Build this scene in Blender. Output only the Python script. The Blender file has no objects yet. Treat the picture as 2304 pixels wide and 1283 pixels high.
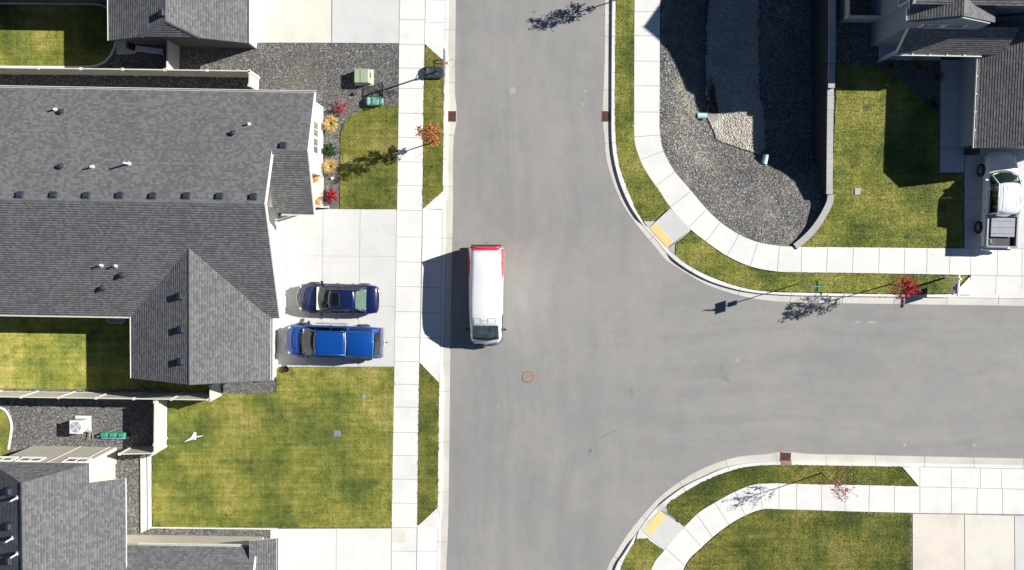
import bpy, bmesh, math, random
import numpy as np
from mathutils import Vector, Matrix, noise as mnoise
from mathutils.geometry import tessellate_polygon
random.seed(7); rng = np.random.default_rng(7)
PI = math.pi
scene = bpy.context.scene
COL = scene.collection

# ------------------------------------------------------------------ camera, world, sun, exposure
HCAM, FPX, TILT = 52.0, 1872.0, math.radians(-2.95)
cam = bpy.data.cameras.new('camera'); camo = bpy.data.objects.new('camera', cam); COL.objects.link(camo)
cam.sensor_width = 36.0; cam.lens = FPX/2304*36.0; cam.clip_end = 3000; cam.clip_start = .5
camo.location = (0, 0, HCAM); camo.rotation_euler = (TILT, 0, 0)
scene.camera = camo
SUNV = Vector((1.48, .46, 1.0)).normalized()
EL = math.asin(SUNV.z); AZ = math.atan2(SUNV.x, SUNV.y)
w = bpy.data.worlds.new('World'); scene.world = w; w.use_nodes = True
nt = w.node_tree; nt.nodes.clear()
sky = nt.nodes.new('ShaderNodeTexSky'); sky.sky_type = 'NISHITA'; sky.sun_disc = False
sky.sun_elevation = EL; sky.sun_rotation = AZ; sky.air_density = .6; sky.dust_density = 0; sky.ozone_density = 3.5
bg = nt.nodes.new('ShaderNodeBackground'); bg.inputs[1].default_value = .05
wo = nt.nodes.new('ShaderNodeOutputWorld')
nt.links.new(sky.outputs[0], bg.inputs[0]); nt.links.new(bg.outputs[0], wo.inputs[0])
sl = bpy.data.lights.new('sun', 'SUN'); sl.energy = 5.0; sl.angle = math.radians(.5); sl.color = (1, .965, .9)
so = bpy.data.objects.new('sun', sl); COL.objects.link(so); so.rotation_euler = SUNV.to_track_quat('Z', 'Y').to_euler()
so.location = (60, 20, 60)
scene.view_settings.view_transform = 'Standard'; scene.view_settings.look = 'None'
scene.view_settings.exposure = .75; scene.view_settings.gamma = 1.0
scene.render.engine = 'CYCLES'

# ------------------------------------------------------------------ pixel -> place helpers
CT, ST = math.cos(TILT), math.sin(TILT)
def ray(px, py):
    dx, dy, dz = (px-1152)/FPX, (641.5-py)/FPX, -1.0
    return Vector((dx, dy*CT-dz*ST, dy*ST+dz*CT))
def P(px, py, h=0.0):
    d = ray(px, py); k = (h-HCAM)/d.z
    return Vector((d.x*k, d.y*k, h))
def Pp(px, py, a, n):
    d = ray(px, py); o = Vector((0, 0, HCAM)); k = (Vector(a)-o).dot(n)/d.dot(n)
    return o+d*k
ROT = math.radians(-.95); CR_, SR_ = math.cos(ROT), math.sin(ROT)
def F(s, t, z=0.0): return Vector((s*CR_-t*SR_, s*SR_+t*CR_, z))
def U(px, py, h=0.0):
    p = P(px, py, h); return (p.x*CR_+p.y*SR_, -p.x*SR_+p.y*CR_)
def cr(pts, n=8):
    pts = [Vector(p) for p in pts]; out = []
    for i in range(len(pts)-1):
        b, c = pts[i], pts[i+1]
        a = pts[i-1] if i > 0 else b*2-c
        d = pts[i+2] if i+2 < len(pts) else c*2-b
        t0 = 0; t1 = t0+max((b-a).length, 1e-6)**.5; t2 = t1+max((c-b).length, 1e-6)**.5; t3 = t2+max((d-c).length, 1e-6)**.5
        for k in range(n):
            t = t1+(t2-t1)*k/n
            A1 = a*((t1-t)/(t1-t0))+b*((t-t0)/(t1-t0)); A2 = b*((t2-t)/(t2-t1))+c*((t-t1)/(t2-t1)); A3 = c*((t3-t)/(t3-t2))+d*((t-t2)/(t3-t2))
            B1 = A1*((t2-t)/(t2-t0))+A2*((t-t0)/(t2-t0)); B2 = A2*((t3-t)/(t3-t1))+A3*((t-t1)/(t3-t1))
            out.append(B1*((t2-t)/(t2-t1))+B2*((t-t1)/(t2-t1)))
    out.append(pts[-1]); return out
def resample(pts, n):
    L = [0]
    for a, b in zip(pts, pts[1:]): L.append(L[-1]+(b-a).length)
    out = []; j = 0
    for i in range(n):
        s = L[-1]*i/(n-1)
        while j < len(pts)-2 and L[j+1] < s: j += 1
        t = (s-L[j])/max(L[j+1]-L[j], 1e-9); out.append(pts[j].lerp(pts[j+1], min(max(t, 0), 1)))
    return out
def line(pxs, h=0.0, n=8, smooth=True):
    p = [P(x, y, h) for x, y in pxs]
    return cr(p, n) if smooth else p
def sstep(a, b, x):
    t = min(max((x-a)/(b-a), 0), 1); return t*t*(3-2*t)

# ------------------------------------------------------------------ materials
MATS = {}
def mk(name):
    m = bpy.data.materials.new(name); m.use_nodes = True; return m, m.node_tree, m.node_tree.nodes['Principled BSDF']
def nn(nt, t, **kw):
    n = nt.nodes.new(t)
    for k, v in kw.items(): setattr(n, k, v)
    return n
def coords(nt, kind='Object', scale=(1, 1, 1), rotz=0):
    tc = nn(nt, 'ShaderNodeTexCoord'); mp = nn(nt, 'ShaderNodeMapping'); mp.inputs['Scale'].default_value = scale
    mp.inputs['Rotation'].default_value = (0, 0, rotz)
    nt.links.new(tc.outputs[kind], mp.inputs[0]); return mp.outputs[0]
def noi(nt, vec, scale, detail=4, rough=.55):
    n = nn(nt, 'ShaderNodeTexNoise'); n.inputs['Scale'].default_value = scale; n.inputs['Detail'].default_value = detail
    n.inputs['Roughness'].default_value = rough; nt.links.new(vec, n.inputs['Vector']); return n.outputs['Fac']
def ramp(nt, fac, stops, interp='LINEAR'):
    r = nn(nt, 'ShaderNodeValToRGB'); r.color_ramp.interpolation = interp
    while len(r.color_ramp.elements) < len(stops): r.color_ramp.elements.new(.5)
    for e, (p, c) in zip(r.color_ramp.elements, stops):
        e.position = p; e.color = tuple(c)+(1,) if len(c) == 3 else c
    nt.links.new(fac, r.inputs[0]); return r.outputs[0]
def mix(nt, fac, a, b, mode='MIX'):
    m = nn(nt, 'ShaderNodeMix', data_type='RGBA', blend_type=mode)
    for s, v in ((0, fac), (6, a), (7, b)):
        if isinstance(v, (int, float)): m.inputs[s].default_value = v
        elif isinstance(v, tuple): m.inputs[s].default_value = v+(1,) if len(v) == 3 else v
        else: nt.links.new(v, m.inputs[s])
    return m.outputs[2]
def bump(nt, b, fac, strength=.3, dist=.02):
    n = nn(nt, 'ShaderNodeBump'); n.inputs['Strength'].default_value = strength; n.inputs['Distance'].default_value = dist
    nt.links.new(fac, n.inputs['Height']); nt.links.new(n.outputs[0], b.inputs['Normal'])
def simple(name, c, rough=.6, var=.12, scale=3.0, metal=0.0, coat=0.0, bs=0.0):
    if name in MATS: return MATS[name]
    m, nt, b = mk(name); v = coords(nt); f = noi(nt, v, scale)
    c0 = tuple(x*(1-var) for x in c); c1 = tuple(min(x*(1+var), 1) for x in c)
    nt.links.new(ramp(nt, f, [(.3, c0), (.7, c1)]), b.inputs['Base Color'])
    b.inputs['Roughness'].default_value = rough; b.inputs['Metallic'].default_value = metal
    if coat: b.inputs['Coat Weight'].default_value = coat; b.inputs['Coat Roughness'].default_value = .04
    if bs: bump(nt, b, noi(nt, v, 60), bs, .01)
    MATS[name] = m; return m

def m_asphalt():
    m, nt, b = mk('asphalt'); v = coords(nt)
    big = noi(nt, v, .16, 5, .6); mid = noi(nt, v, 1.1, 5, .65); fine = noi(nt, v, 55, 3, .7)
    def wstreak(sc):
        wn = nn(nt, 'ShaderNodeTexNoise'); wn.inputs['Scale'].default_value = .12; wn.inputs['Detail'].default_value = 2; nt.links.new(v, wn.inputs['Vector'])
        vm = nn(nt, 'ShaderNodeVectorMath', operation='SCALE'); vm.inputs[3].default_value = 3.2; nt.links.new(wn.outputs['Color'], vm.inputs[0])
        va = nn(nt, 'ShaderNodeVectorMath', operation='ADD'); nt.links.new(v, va.inputs[0]); nt.links.new(vm.outputs[0], va.inputs[1])
        mp = nn(nt, 'ShaderNodeMapping'); mp.inputs['Scale'].default_value = sc; nt.links.new(va.outputs[0], mp.inputs[0]); return noi(nt, mp.outputs[0], 1.0, 5, .6)
    streak = wstreak((1.1, .07, 1)); streak2 = wstreak((.07, 1.1, 1))
    mott = noi(nt, v, 8, 5, .85)
    c = ramp(nt, big, [(.3, (.230, .229, .226)), (.5, (.256, .251, .242)), (.7, (.280, .271, .258))])
    c = mix(nt, .4, c, ramp(nt, mid, [(.3, (.86, .87, .88)), (.7, (1.1, 1.09, 1.07))]), 'MULTIPLY')
    wob = noi(nt, v, .09, 3, .5); c = mix(nt, .35, c, ramp(nt, wob, [(.35, (.92, .92, .93)), (.65, (1.07, 1.06, 1.05))]), 'MULTIPLY')
    sp = nn(nt, 'ShaderNodeSeparateXYZ'); nt.links.new(v, sp.inputs[0])
    mr = nn(nt, 'ShaderNodeMapRange'); mr.inputs[1].default_value = 3; mr.inputs[2].default_value = 13; nt.links.new(sp.outputs[0], mr.inputs[0])
    st1 = ramp(nt, streak, [(.32, (.86, .86, .87)), (.5, (1, 1, 1)), (.68, (1.13, 1.12, 1.10))]); st2 = ramp(nt, streak2, [(.32, (.86, .86, .87)), (.5, (1, 1, 1)), (.68, (1.13, 1.12, 1.10))])
    c = mix(nt, .55, c, mix(nt, mr.outputs[0], st1, st2), 'MULTIPLY')
    c = mix(nt, .8, c, ramp(nt, fine, [(.25, (.62, .62, .62)), (.5, (1, 1, 1)), (.78, (1.42, 1.40, 1.35))]), 'MULTIPLY')
    c = mix(nt, .6, c, ramp(nt, mott, [(.3, (.86, .86, .865)), (.7, (1.14, 1.135, 1.12))]), 'MULTIPLY')
    spots = noi(nt, v, 3.4, 6, .75)
    c = mix(nt, ramp(nt, spots, [(.70, (0, 0, 0)), (.78, (1, 1, 1))]), c, (.36, .345, .32))
    dk = noi(nt, v, 5.3, 4, .7)
    c = mix(nt, ramp(nt, dk, [(.71, (0, 0, 0)), (.77, (.7, .7, .7))]), c, (.13, .13, .125))
    nt.links.new(c, b.inputs['Base Color']); b.inputs['Roughness'].default_value = .9
    bump(nt, b, fine, .35, .012); return m
def m_concrete(name, a, bcol, warm, grain=.1):
    m, nt, b = mk(name); v = coords(nt)
    f1 = noi(nt, v, .45, 6, .65); f2 = noi(nt, v, 7, 6, .7); f3 = noi(nt, v, 70, 2)
    c = ramp(nt, f1, [(.32, a), (.55, bcol), (.72, warm)])
    c = mix(nt, .5, c, ramp(nt, f2, [(.3, (.9, .9, .9)), (.7, (1.05, 1.05, 1.04))]), 'MULTIPLY')
    c = mix(nt, .5, c, ramp(nt, f3, [(.3, (1-grain,)*3), (.7, (1+grain,)*3)]), 'MULTIPLY')
    st = noi(nt, v, 1.9, 7, .8)
    c = mix(nt, ramp(nt, st, [(.66, (0, 0, 0)), (.78, (.35, .35, .35))]), c, (.33, .29, .22))
    nt.links.new(c, b.inputs['Base Color']); b.inputs['Roughness'].default_value = .85
    bump(nt, b, f3, .15, .005); return m
def m_grass(name, k=1.0, k2=1.0):
    m, nt, b = mk(name); v = coords(nt)
    big = noi(nt, v, .30, 5, .6); mid = noi(nt, v, 1.9, 7, .78); fine = noi(nt, v, 26, 4, .8)
    sx = noi(nt, coords(nt, scale=(.22, 4.6, 1)), 1.0, 4, .65); sy = noi(nt, coords(nt, scale=(5.6, .16, 1)), 1.0, 4, .65)
    c = ramp(nt, big, [(.34, (.080*k, .108*k, .024*k)), (.46, (.150*k, .166*k, .035*k)), (.56, (.215*k, .214*k, .046*k)), (.68, (.275*k, .246*k, .080*k))])
    c = mix(nt, .8, c, ramp(nt, mid, [(.28, (.42, .56, .50)), (.5, (.95, .97, .92)), (.70, (1.45, 1.30, 1.65))]), 'MULTIPLY')
    c = mix(nt, .65, c, ramp(nt, sx, [(.34, (.70, .78, .70)), (.64, (1.28, 1.20, 1.28))]), 'MULTIPLY')
    c = mix(nt, .5, c, ramp(nt, sy, [(.34, (.72, .80, .72)), (.64, (1.26, 1.18, 1.22))]), 'MULTIPLY')
    c = mix(nt, 1.0, c, ramp(nt, fine, [(.28, (.58, .60, .55)), (.5, (1, 1, 1)), (.74, (1.5, 1.42, 1.55))]), 'MULTIPLY')
    spot = noi(nt, v, .75, 5, .6)
    c = mix(nt, ramp(nt, spot, [(.60, (0, 0, 0)), (.72, (.85, .85, .85))]), c, (.045*k, .088*k, .022*k))
    brn = noi(nt, coords(nt, scale=(1, 1, 4)), 1.25, 6, .75)
    c = mix(nt, ramp(nt, brn, [(.60, (0, 0, 0)), (.74, (.6, .6, .6))]), c, (.24*k, .20*k, .085*k))
    nt.links.new(c, b.inputs['Base Color']); b.inputs['Roughness'].default_value = .8
    b.inputs['Specular IOR Level'].default_value = .2
    bump(nt, b, fine, .6, .03); return m
def m_gravel(name, dark, mid, light, tan=None, scale=16):
    m, nt, b = mk(name); v = coords(nt)
    vo = nn(nt, 'ShaderNodeTexVoronoi'); vo.inputs['Scale'].default_value = scale; nt.links.new(v, vo.inputs['Vector'])
    sep = nn(nt, 'ShaderNodeSeparateColor'); nt.links.new(vo.outputs['Color'], sep.inputs[0])
    c = ramp(nt, sep.outputs[0], [(.0, dark), (.5, mid), (.85, light), (1.0, tuple(min(x*1.7, .8) for x in light))])
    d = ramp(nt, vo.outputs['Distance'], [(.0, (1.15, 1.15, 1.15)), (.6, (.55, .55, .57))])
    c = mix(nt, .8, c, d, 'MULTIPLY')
    c = mix(nt, .6, c, ramp(nt, noi(nt, v, .5, 5), [(.3, (.75, .77, .8)), (.7, (1.22, 1.2, 1.15))]), 'MULTIPLY')
    if tan: c = mix(nt, ramp(nt, noi(nt, v, .33, 6, .7), [(.52, (0, 0, 0)), (.68, (.6, .6, .6))]), c, tan)
    nt.links.new(c, b.inputs['Base Color']); b.inputs['Roughness'].default_value = .9
    bump(nt, b, vo.outputs['Distance'], -.9, .04); return m
def m_stone(name, cols):
    m, nt, b = mk(name); v = coords(nt)
    wn = noi(nt, v, 23, 2, .5)
    n = len(cols); c = ramp(nt, wn, [(.28+.44*i/(n-1), x) for i, x in enumerate(cols)])
    c = mix(nt, .5, c, ramp(nt, noi(nt, v, .45, 4), [(.3, (.7, .72, .74)), (.7, (1.3, 1.26, 1.2))]), 'MULTIPLY')
    nt.links.new(c, b.inputs['Base Color']); b.inputs['Roughness'].default_value = .85; return m
def m_shingle(name, k=1.0):
    m, nt, b = mk(name); v = coords(nt, 'UV')
    br = nn(nt, 'ShaderNodeTexBrick'); br.offset = .41; br.squash = 1.0
    br.inputs['Scale'].default_value = 1.0; br.inputs['Brick Width'].default_value = .19; br.inputs['Row Height'].default_value = .143
    br.inputs['Mortar Size'].default_value = .006; br.inputs['Mortar Smooth'].default_value = .4; br.inputs['Bias'].default_value = -.15
    br.inputs['Color1'].default_value = (.098*k, .098*k, .102*k, 1); br.inputs['Color2'].default_value = (.172*k, .171*k, .174*k, 1)
    br.inputs['Mortar'].default_value = (.072*k, .073*k, .077*k, 1)  # thin dark lines stand in for shadow in the shingle gaps
    nt.links.new(v, br.inputs['Vector'])
    vo = coords(nt)
    c = mix(nt, .7, br.outputs['Color'], ramp(nt, noi(nt, vo, .35, 5), [(.3, (.88, .885, .90)), (.7, (1.13, 1.12, 1.11))]), 'MULTIPLY')
    pat = noi(nt, coords(nt, 'UV', (2.2, 4, 1)), 2.2, 5, .8)
    c = mix(nt, .45, c, ramp(nt, pat, [(.35, (.8, .8, .82)), (.65, (1.22, 1.21, 1.2))]), 'MULTIPLY')
    c = mix(nt, .6, c, ramp(nt, noi(nt, vo, 60, 2), [(.3, (.8, .8, .8)), (.7, (1.2, 1.2, 1.2))]), 'MULTIPLY')
    nt.links.new(c, b.inputs['Base Color']); b.inputs['Roughness'].default_value = .88
    sp = nn(nt, 'ShaderNodeSeparateXYZ'); nt.links.new(v, sp.inputs[0])
    dv = nn(nt, 'ShaderNodeMath', operation='DIVIDE'); nt.links.new(sp.outputs[1], dv.inputs[0]); dv.inputs[1].default_value = .143
    fr = nn(nt, 'ShaderNodeMath', operation='FRACT'); nt.links.new(dv.outputs[0], fr.inputs[0])
    hh = ramp(nt, fr.outputs[0], [(0, (0, 0, 0)), (.34, (1, 1, 1)), (1, (0, 0, 0))])
    bump(nt, b, hh, 1.0, .022); return m
def m_glass(name, tint=(.62, .70, .65)):
    m, nt, b = mk(name); nt.nodes.remove(b)
    out = nt.nodes['Material Output']
    t = nn(nt, 'ShaderNodeBsdfTransparent'); t.inputs[0].default_value = tint+(1,)
    g = nn(nt, 'ShaderNodeBsdfGlossy'); g.inputs['Roughness'].default_value = .03; g.inputs[0].default_value = (.9, .95, 1, 1)
    fz = nn(nt, 'ShaderNodeFresnel'); fz.inputs[0].default_value = 1.6
    ms = nn(nt, 'ShaderNodeMixShader'); nt.links.new(fz.outputs[0], ms.inputs[0]); nt.links.new(t.outputs[0], ms.inputs[1]); nt.links.new(g.outputs[0], ms.inputs[2])
    nt.links.new(ms.outputs[0], out.inputs[0]); return m
def m_leaf(name, cols, trans=.25):
    m, nt, b = mk(name); v = coords(nt)
    n = len(cols); c = ramp(nt, noi(nt, v, 9, 3, .6), [(.3+.4*i/(n-1), x) for i, x in enumerate(cols)])
    nt.links.new(c, b.inputs['Base Color']); b.inputs['Roughness'].default_value = .6
    b.inputs['Specular IOR Level'].default_value = .25
    out = nt.nodes['Material Output']; tr = nn(nt, 'ShaderNodeBsdfTranslucent'); nt.links.new(c, tr.inputs[0])
    ms = nn(nt, 'ShaderNodeMixShader'); ms.inputs[0].default_value = trans
    nt.links.new(b.outputs[0], ms.inputs[1]); nt.links.new(tr.outputs[0], ms.inputs[2]); nt.links.new(ms.outputs[0], out.inputs[0]); return m
def m_siding(name, c, pitch=.15):
    m, nt, b = mk(name)
    tc = nn(nt, 'ShaderNodeTexCoord'); sp = nn(nt, 'ShaderNodeSeparateXYZ'); nt.links.new(tc.outputs['Object'], sp.inputs[0])
    dv = nn(nt, 'ShaderNodeMath', operation='DIVIDE'); nt.links.new(sp.outputs[2], dv.inputs[0]); dv.inputs[1].default_value = pitch
    fr = nn(nt, 'ShaderNodeMath', operation='FRACT'); nt.links.new(dv.outputs[0], fr.inputs[0])
    cc = ramp(nt, fr.outputs[0], [(.0, tuple(x*.6 for x in c)), (.08, c), (1, c)])
    cc = mix(nt, .5, cc, ramp(nt, noi(nt, coords(nt), 1.5, 5), [(.3, (.9, .9, .9)), (.7, (1.06, 1.06, 1.06))]), 'MULTIPLY')
    nt.links.new(cc, b.inputs['Base Color']); b.inputs['Roughness'].default_value = .7
    bump(nt, b, fr.outputs[0], -.4, .01); return m

ASPH = m_asphalt()
CONC = m_concrete('concrete_pale', (.60, .595, .57), (.68, .67, .64), (.70, .685, .64))
CONCG = m_concrete('concrete_grey', (.50, .505, .50), (.56, .56, .55), (.58, .57, .54))
CONCC = m_concrete('concrete_cream', (.56, .53, .47), (.64, .61, .54), (.66, .60, .50))
CONCB = m_concrete('concrete_buff', (.56, .50, .445), (.64, .58, .51), (.66, .61, .50))
GUT = m_concrete('gutter_concrete', (.46, .44, .40), (.56, .535, .485), (.60, .56, .48), .14)
JOINT = simple('joint_dark', (.30, .29, .265), .9)
JSOFT = simple('joint_dirt', (.055, .05, .035), .95)
GR = {k: (m_grass('lawn_grass_%d' % i, 1.2*k), m_grass('grass_blades_%d' % i, 1.42*k)) for i, k in enumerate((.76, 1.0, 1.3))}
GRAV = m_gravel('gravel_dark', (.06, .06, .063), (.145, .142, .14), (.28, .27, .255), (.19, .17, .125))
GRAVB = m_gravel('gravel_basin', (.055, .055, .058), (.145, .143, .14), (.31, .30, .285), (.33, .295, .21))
GRAVC = m_gravel('gravel_channel', (.16, .15, .135), (.42, .40, .36), (.66, .63, .58), None, 11)
SOIL = simple('soil', (.16, .13, .09), .95, .3, .5, bs=.3)
SH = m_shingle('shingles'); SHD = m_shingle('shingles_worn', .92)
TRIM = simple('white_trim', (.70, .69, .64), .5, .04)
VINYL = simple('vinyl_fence', (.60, .57, .50), .45, .05, 1.0)
WALLC = m_siding('siding_cream', (.60, .56, .47)); WALLW = m_siding('siding_pale', (.68, .66, .60))
WALLT = m_siding('siding_tan', (.42, .39, .34)); WALLG = m_siding('siding_grey', (.27, .285, .31))
GLASSD = simple('window_glass', (.20, .22, .205), .06, .3, 2.0, coat=.6)
BLACK = simple('black_plastic', (.02, .02, .022), .45, .2); RUBBER = simple('rubber', (.018, .018, .018), .8, .2)
DKMET = simple('dark_metal', (.06, .065, .075), .5, .2, 6, .5)
PIPEW = simple('pvc_white', (.62, .66, .68), .4, .05); CHROME = simple('chrome', (.75, .76, .78), .15, .03, 3, 1.0)
GREENM = simple('green_metal', (.34, .40, .27), .5, .08, 2); MINT = simple('mint_plastic', (.25, .52, .38), .5, .06, 2)
RUST = simple('rust_iron', (.17, .075, .05), .85, .4, 9, bs=.4)
YEL = None
def m_tactile():
    m, nt, b = mk('tactile_yellow'); v = coords(nt, rotz=math.radians(45)); vo = nn(nt, 'ShaderNodeTexVoronoi'); vo.inputs['Randomness'].default_value = 0
    vo.inputs['Scale'].default_value = 16; nt.links.new(v, vo.inputs['Vector'])
    c = mix(nt, .5, ramp(nt, noi(nt, coords(nt), 3), [(.3, (.78, .55, .21)), (.7, (.86, .63, .27))]), ramp(nt, vo.outputs['Distance'], [(.2, (1.12, 1.12, 1.12)), (.42, (.82, .82, .82))]), 'MULTIPLY')
    nt.links.new(c, b.inputs['Base Color']); b.inputs['Roughness'].default_value = .7
    bump(nt, b, vo.outputs['Distance'], -.5, .02); return m
YEL = m_tactile()

# ------------------------------------------------------------------ mesh builder
class MB:
    def __init__(s): s.v = []; s.f = []; s.m = []; s.uv = []
    def add(s, vs, fs, m=0, uvs=None):
        o = len(s.v); s.v += [tuple(v) for v in vs]
        for i, f in enumerate(fs):
            s.f.append([k+o for k in f]); s.m.append(m if isinstance(m, int) else m[i])
            s.uv.append(uvs[i] if uvs else None)
    def box(s, c, d, rz=0, m=0, M=None):
        x, y, z = (k/2 for k in d); vs = []
        for sx, sy, sz in ((-1,-1,-1),(1,-1,-1),(1,1,-1),(-1,1,-1),(-1,-1,1),(1,-1,1),(1,1,1),(-1,1,1)):
            vs.append(Vector((sx*x, sy*y, sz*z)))
        R = (Matrix.Rotation(rz, 4, 'Z') if M is None else M)
        vs = [R@v+Vector(c) for v in vs]
        s.add(vs, [(0,3,2,1),(4,5,6,7),(0,1,5,4),(1,2,6,5),(2,3,7,6),(3,0,4,7)], m)
    def prism(s, poly, z0, z1, m=0, ms=None, bottom=False):
        ms = m if ms is None else ms
        p = [Vector((v[0], v[1], 0)) for v in poly]
        ar = sum(a.x*b.y-b.x*a.y for a, b in zip(p, p[1:]+p[:1]))
        if ar < 0: p.reverse()
        n = len(p); zt = (lambda v: z1) if not callable(z1) else z1
        top = [(v.x, v.y, zt(v)) for v in p]; bot = [(v.x, v.y, z0) for v in p]
        tr = tessellate_polygon([p])
        def ccw(t):
            a, b, c = (p[k] for k in t); return t if (b-a).cross(c-a).z > 0 else t[::-1]
        tf = [tuple(ccw(tuple(t))) for t in tr if abs((p[t[1]]-p[t[0]]).cross(p[t[2]]-p[t[0]]).z) > 1e-9]
        s.add(top, tf, m)
        if bottom: s.add(bot, [t[::-1] for t in tf], ms)
        s.add(bot+top, [(i, (i+1) % n, n+(i+1) % n, n+i) for i in range(n)], ms)
    def ribbon(s, A, B, m=0):
        n = len(A); s.add(list(A)+list(B), [(i, i+1, n+i+1, n+i) for i in range(n-1)], m)
    def tube(s, pts, r, n=8, m=0, caps=True):
        pts = [Vector(p) for p in pts]; rs = r if isinstance(r, (list, tuple)) else [r]*len(pts)
        rings = []; up = Vector((.13, .21, 1)).normalized()
        for i, p in enumerate(pts):
            d = (pts[min(i+1, len(pts)-1)]-pts[max(i-1, 0)]).normalized()
            a = d.cross(up if abs(d.dot(up)) < .95 else Vector((1, 0, 0))).normalized(); b = d.cross(a)
            rings.append([p+(a*math.cos(2*PI*k/n)+b*math.sin(2*PI*k/n))*rs[i] for k in range(n)])
        vs = [v for q in rings for v in q]; fs = []
        for i in range(len(pts)-1):
            for k in range(n): fs.append((i*n+k, i*n+(k+1) % n, (i+1)*n+(k+1) % n, (i+1)*n+k))
        if caps: fs.append(tuple(range(n))[::-1]); fs.append(tuple((len(pts)-1)*n+k for k in range(n)))
        s.add(vs, fs, m)
    def cyl(s, c, r, h, n=24, m=0, r2=None):
        c = Vector(c); s.tube([c, c+Vector((0, 0, h))], [r, r if r2 is None else r2], n, m)
    def lathe(s, c, prof, n=24, m=0, lobes=0, la=0):
        c = Vector(c); vs = []; fs = []
        for (r, z) in prof:
            for k in range(n):
                a = 2*PI*k/n; rr = r*(1+la*abs(math.cos(a*lobes/2))-la*.5 if lobes else 1)
                vs.append(c+Vector((rr*math.cos(a), rr*math.sin(a), z)))
        for i in range(len(prof)-1):
            for k in range(n): fs.append((i*n+k, i*n+(k+1) % n, (i+1)*n+(k+1) % n, (i+1)*n+k))
        fs.append(tuple(range(n))[::-1]); fs.append(tuple((len(prof)-1)*n+k for k in range(n)))
        s.add(vs, fs, m)
    def loft(s, rings, m=0, caps=True, closed=True):
        n = len(rings[0]); vs = [v for r in rings for v in r]; fs = []
        for i in range(len(rings)-1):
            for k in range(n if closed else n-1): fs.append((i*n+k, i*n+(k+1) % n, (i+1)*n+(k+1) % n, (i+1)*n+k))
        if caps: fs.append(tuple(range(n))[::-1]); fs.append(tuple((len(rings)-1)*n+k for k in range(n)))
        s.add(vs, fs, m)
    def build(s, name, mats, parent=None, world=False, smooth=False, bevel=0, subsurf=0, solid=0):
        me = bpy.data.meshes.new(name); vs = s.v
        if parent is not None and world:
            Mi = (Matrix.Translation(parent.location)@Matrix.Rotation(parent.rotation_euler.z, 4, 'Z')).inverted()
            vs = [tuple(Mi@Vector(v)) for v in vs]
        me.from_pydata(vs, [], s.f)
        if not isinstance(mats, (list, tuple)): mats = [mats]
        for q in mats: me.materials.append(q)
        me.polygons.foreach_set('material_index', s.m)
        if any(u for u in s.uv):
            l = me.uv_layers.new(name='UVMap')
            for p, u in zip(me.polygons, s.uv):
                if u:
                    for li, q in zip(p.loop_indices, u): l.data[li].uv = q
        if smooth: me.polygons.foreach_set('use_smooth', [True]*len(me.polygons))
        me.update()
        o = bpy.data.objects.new(name, me); COL.objects.link(o)
        if parent is not None: o.parent = parent
        if solid:
            q = o.modifiers.new('solid', 'SOLIDIFY'); q.thickness = solid; q.offset = -1
        if subsurf:
            q = o.modifiers.new('sub', 'SUBSURF'); q.levels = subsurf; q.render_levels = subsurf
        if bevel:
            q = o.modifiers.new('bevel', 'BEVEL'); q.width = bevel; q.segments = 2; q.limit_method = 'ANGLE'
        return o
def tag(o, label=None, cat=None, group=None, kind=None):
    if label: o['label'] = label
    if cat: o['category'] = cat
    if group: o['group'] = group
    if kind: o['kind'] = kind
    return o
def thing(name, label, cat, loc=(0, 0, 0), rz=0, group=None):
    o = bpy.data.objects.new(name, None); COL.objects.link(o); o.location = loc; o.rotation_euler = (0, 0, rz)
    o.empty_display_size = .3
    return tag(o, label, cat, group)
def struct(name, mb, mats, **k): return tag(mb.build(name, mats, **k), kind='structure')
def copy_tree(o, parent=None):
    c = o.copy(); COL.objects.link(c)
    if parent is not None: c.parent = parent
    for ch in list(o.children): copy_tree(ch, c)
    return c
def rough_poly(poly, amp=.035, step=.09):
    out = []; n = len(poly)
    for i in range(n):
        a, b = Vector(poly[i]), Vector(poly[(i+1) % n]); L = (b-a).length; k = max(1, int(L/step))
        d = (b-a).normalized() if L > 0 else Vector((1, 0, 0)); nr = Vector((-d.y, d.x, 0))
        for j in range(k):
            p = a.lerp(b, j/k)
            out.append(p+nr*amp*(.5*mnoise.noise(p*1.7)+.8*mnoise.noise(p*6.1)+.5*mnoise.noise(p*15)))
    return out

# ------------------------------------------------------------------ ground and road
ZS, ZC, ZL = .10, .13, .145      # soil, concrete, lawn tops
basin_left_px = [(1487, -170), (1487, 0), (1485, 110), (1483, 250), (1488, 331), (1502, 359), (1519, 387), (1552, 427), (1589, 470), (1621, 500), (1663, 528), (1705, 545), (1753, 553), (1779, 555)]
# ground sheet with a hole where the sunken gravel basin lies
hole = [P(x, y) for x, y in [(1470, -230), (1920, -230), (1920, 450), (1850, 545), (1780, 560), (1700, 552), (1600, 500), (1540, 430), (1490, 350), (1478, 200)]]
g = MB(); outer = [Vector((-700, -700, 0)), Vector((700, -700, 0)), Vector((700, 700, 0)), Vector((-700, 700, 0))]
tr = tessellate_polygon([outer, hole]); allp = outer+hole
g.add([(p.x, p.y, -.03) for p in allp], [t if (allp[t[1]]-allp[t[0]]).cross(allp[t[2]]-allp[t[0]]).z > 0 else t[::-1] for t in tr])
struct('ground', g, SOIL)

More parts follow.
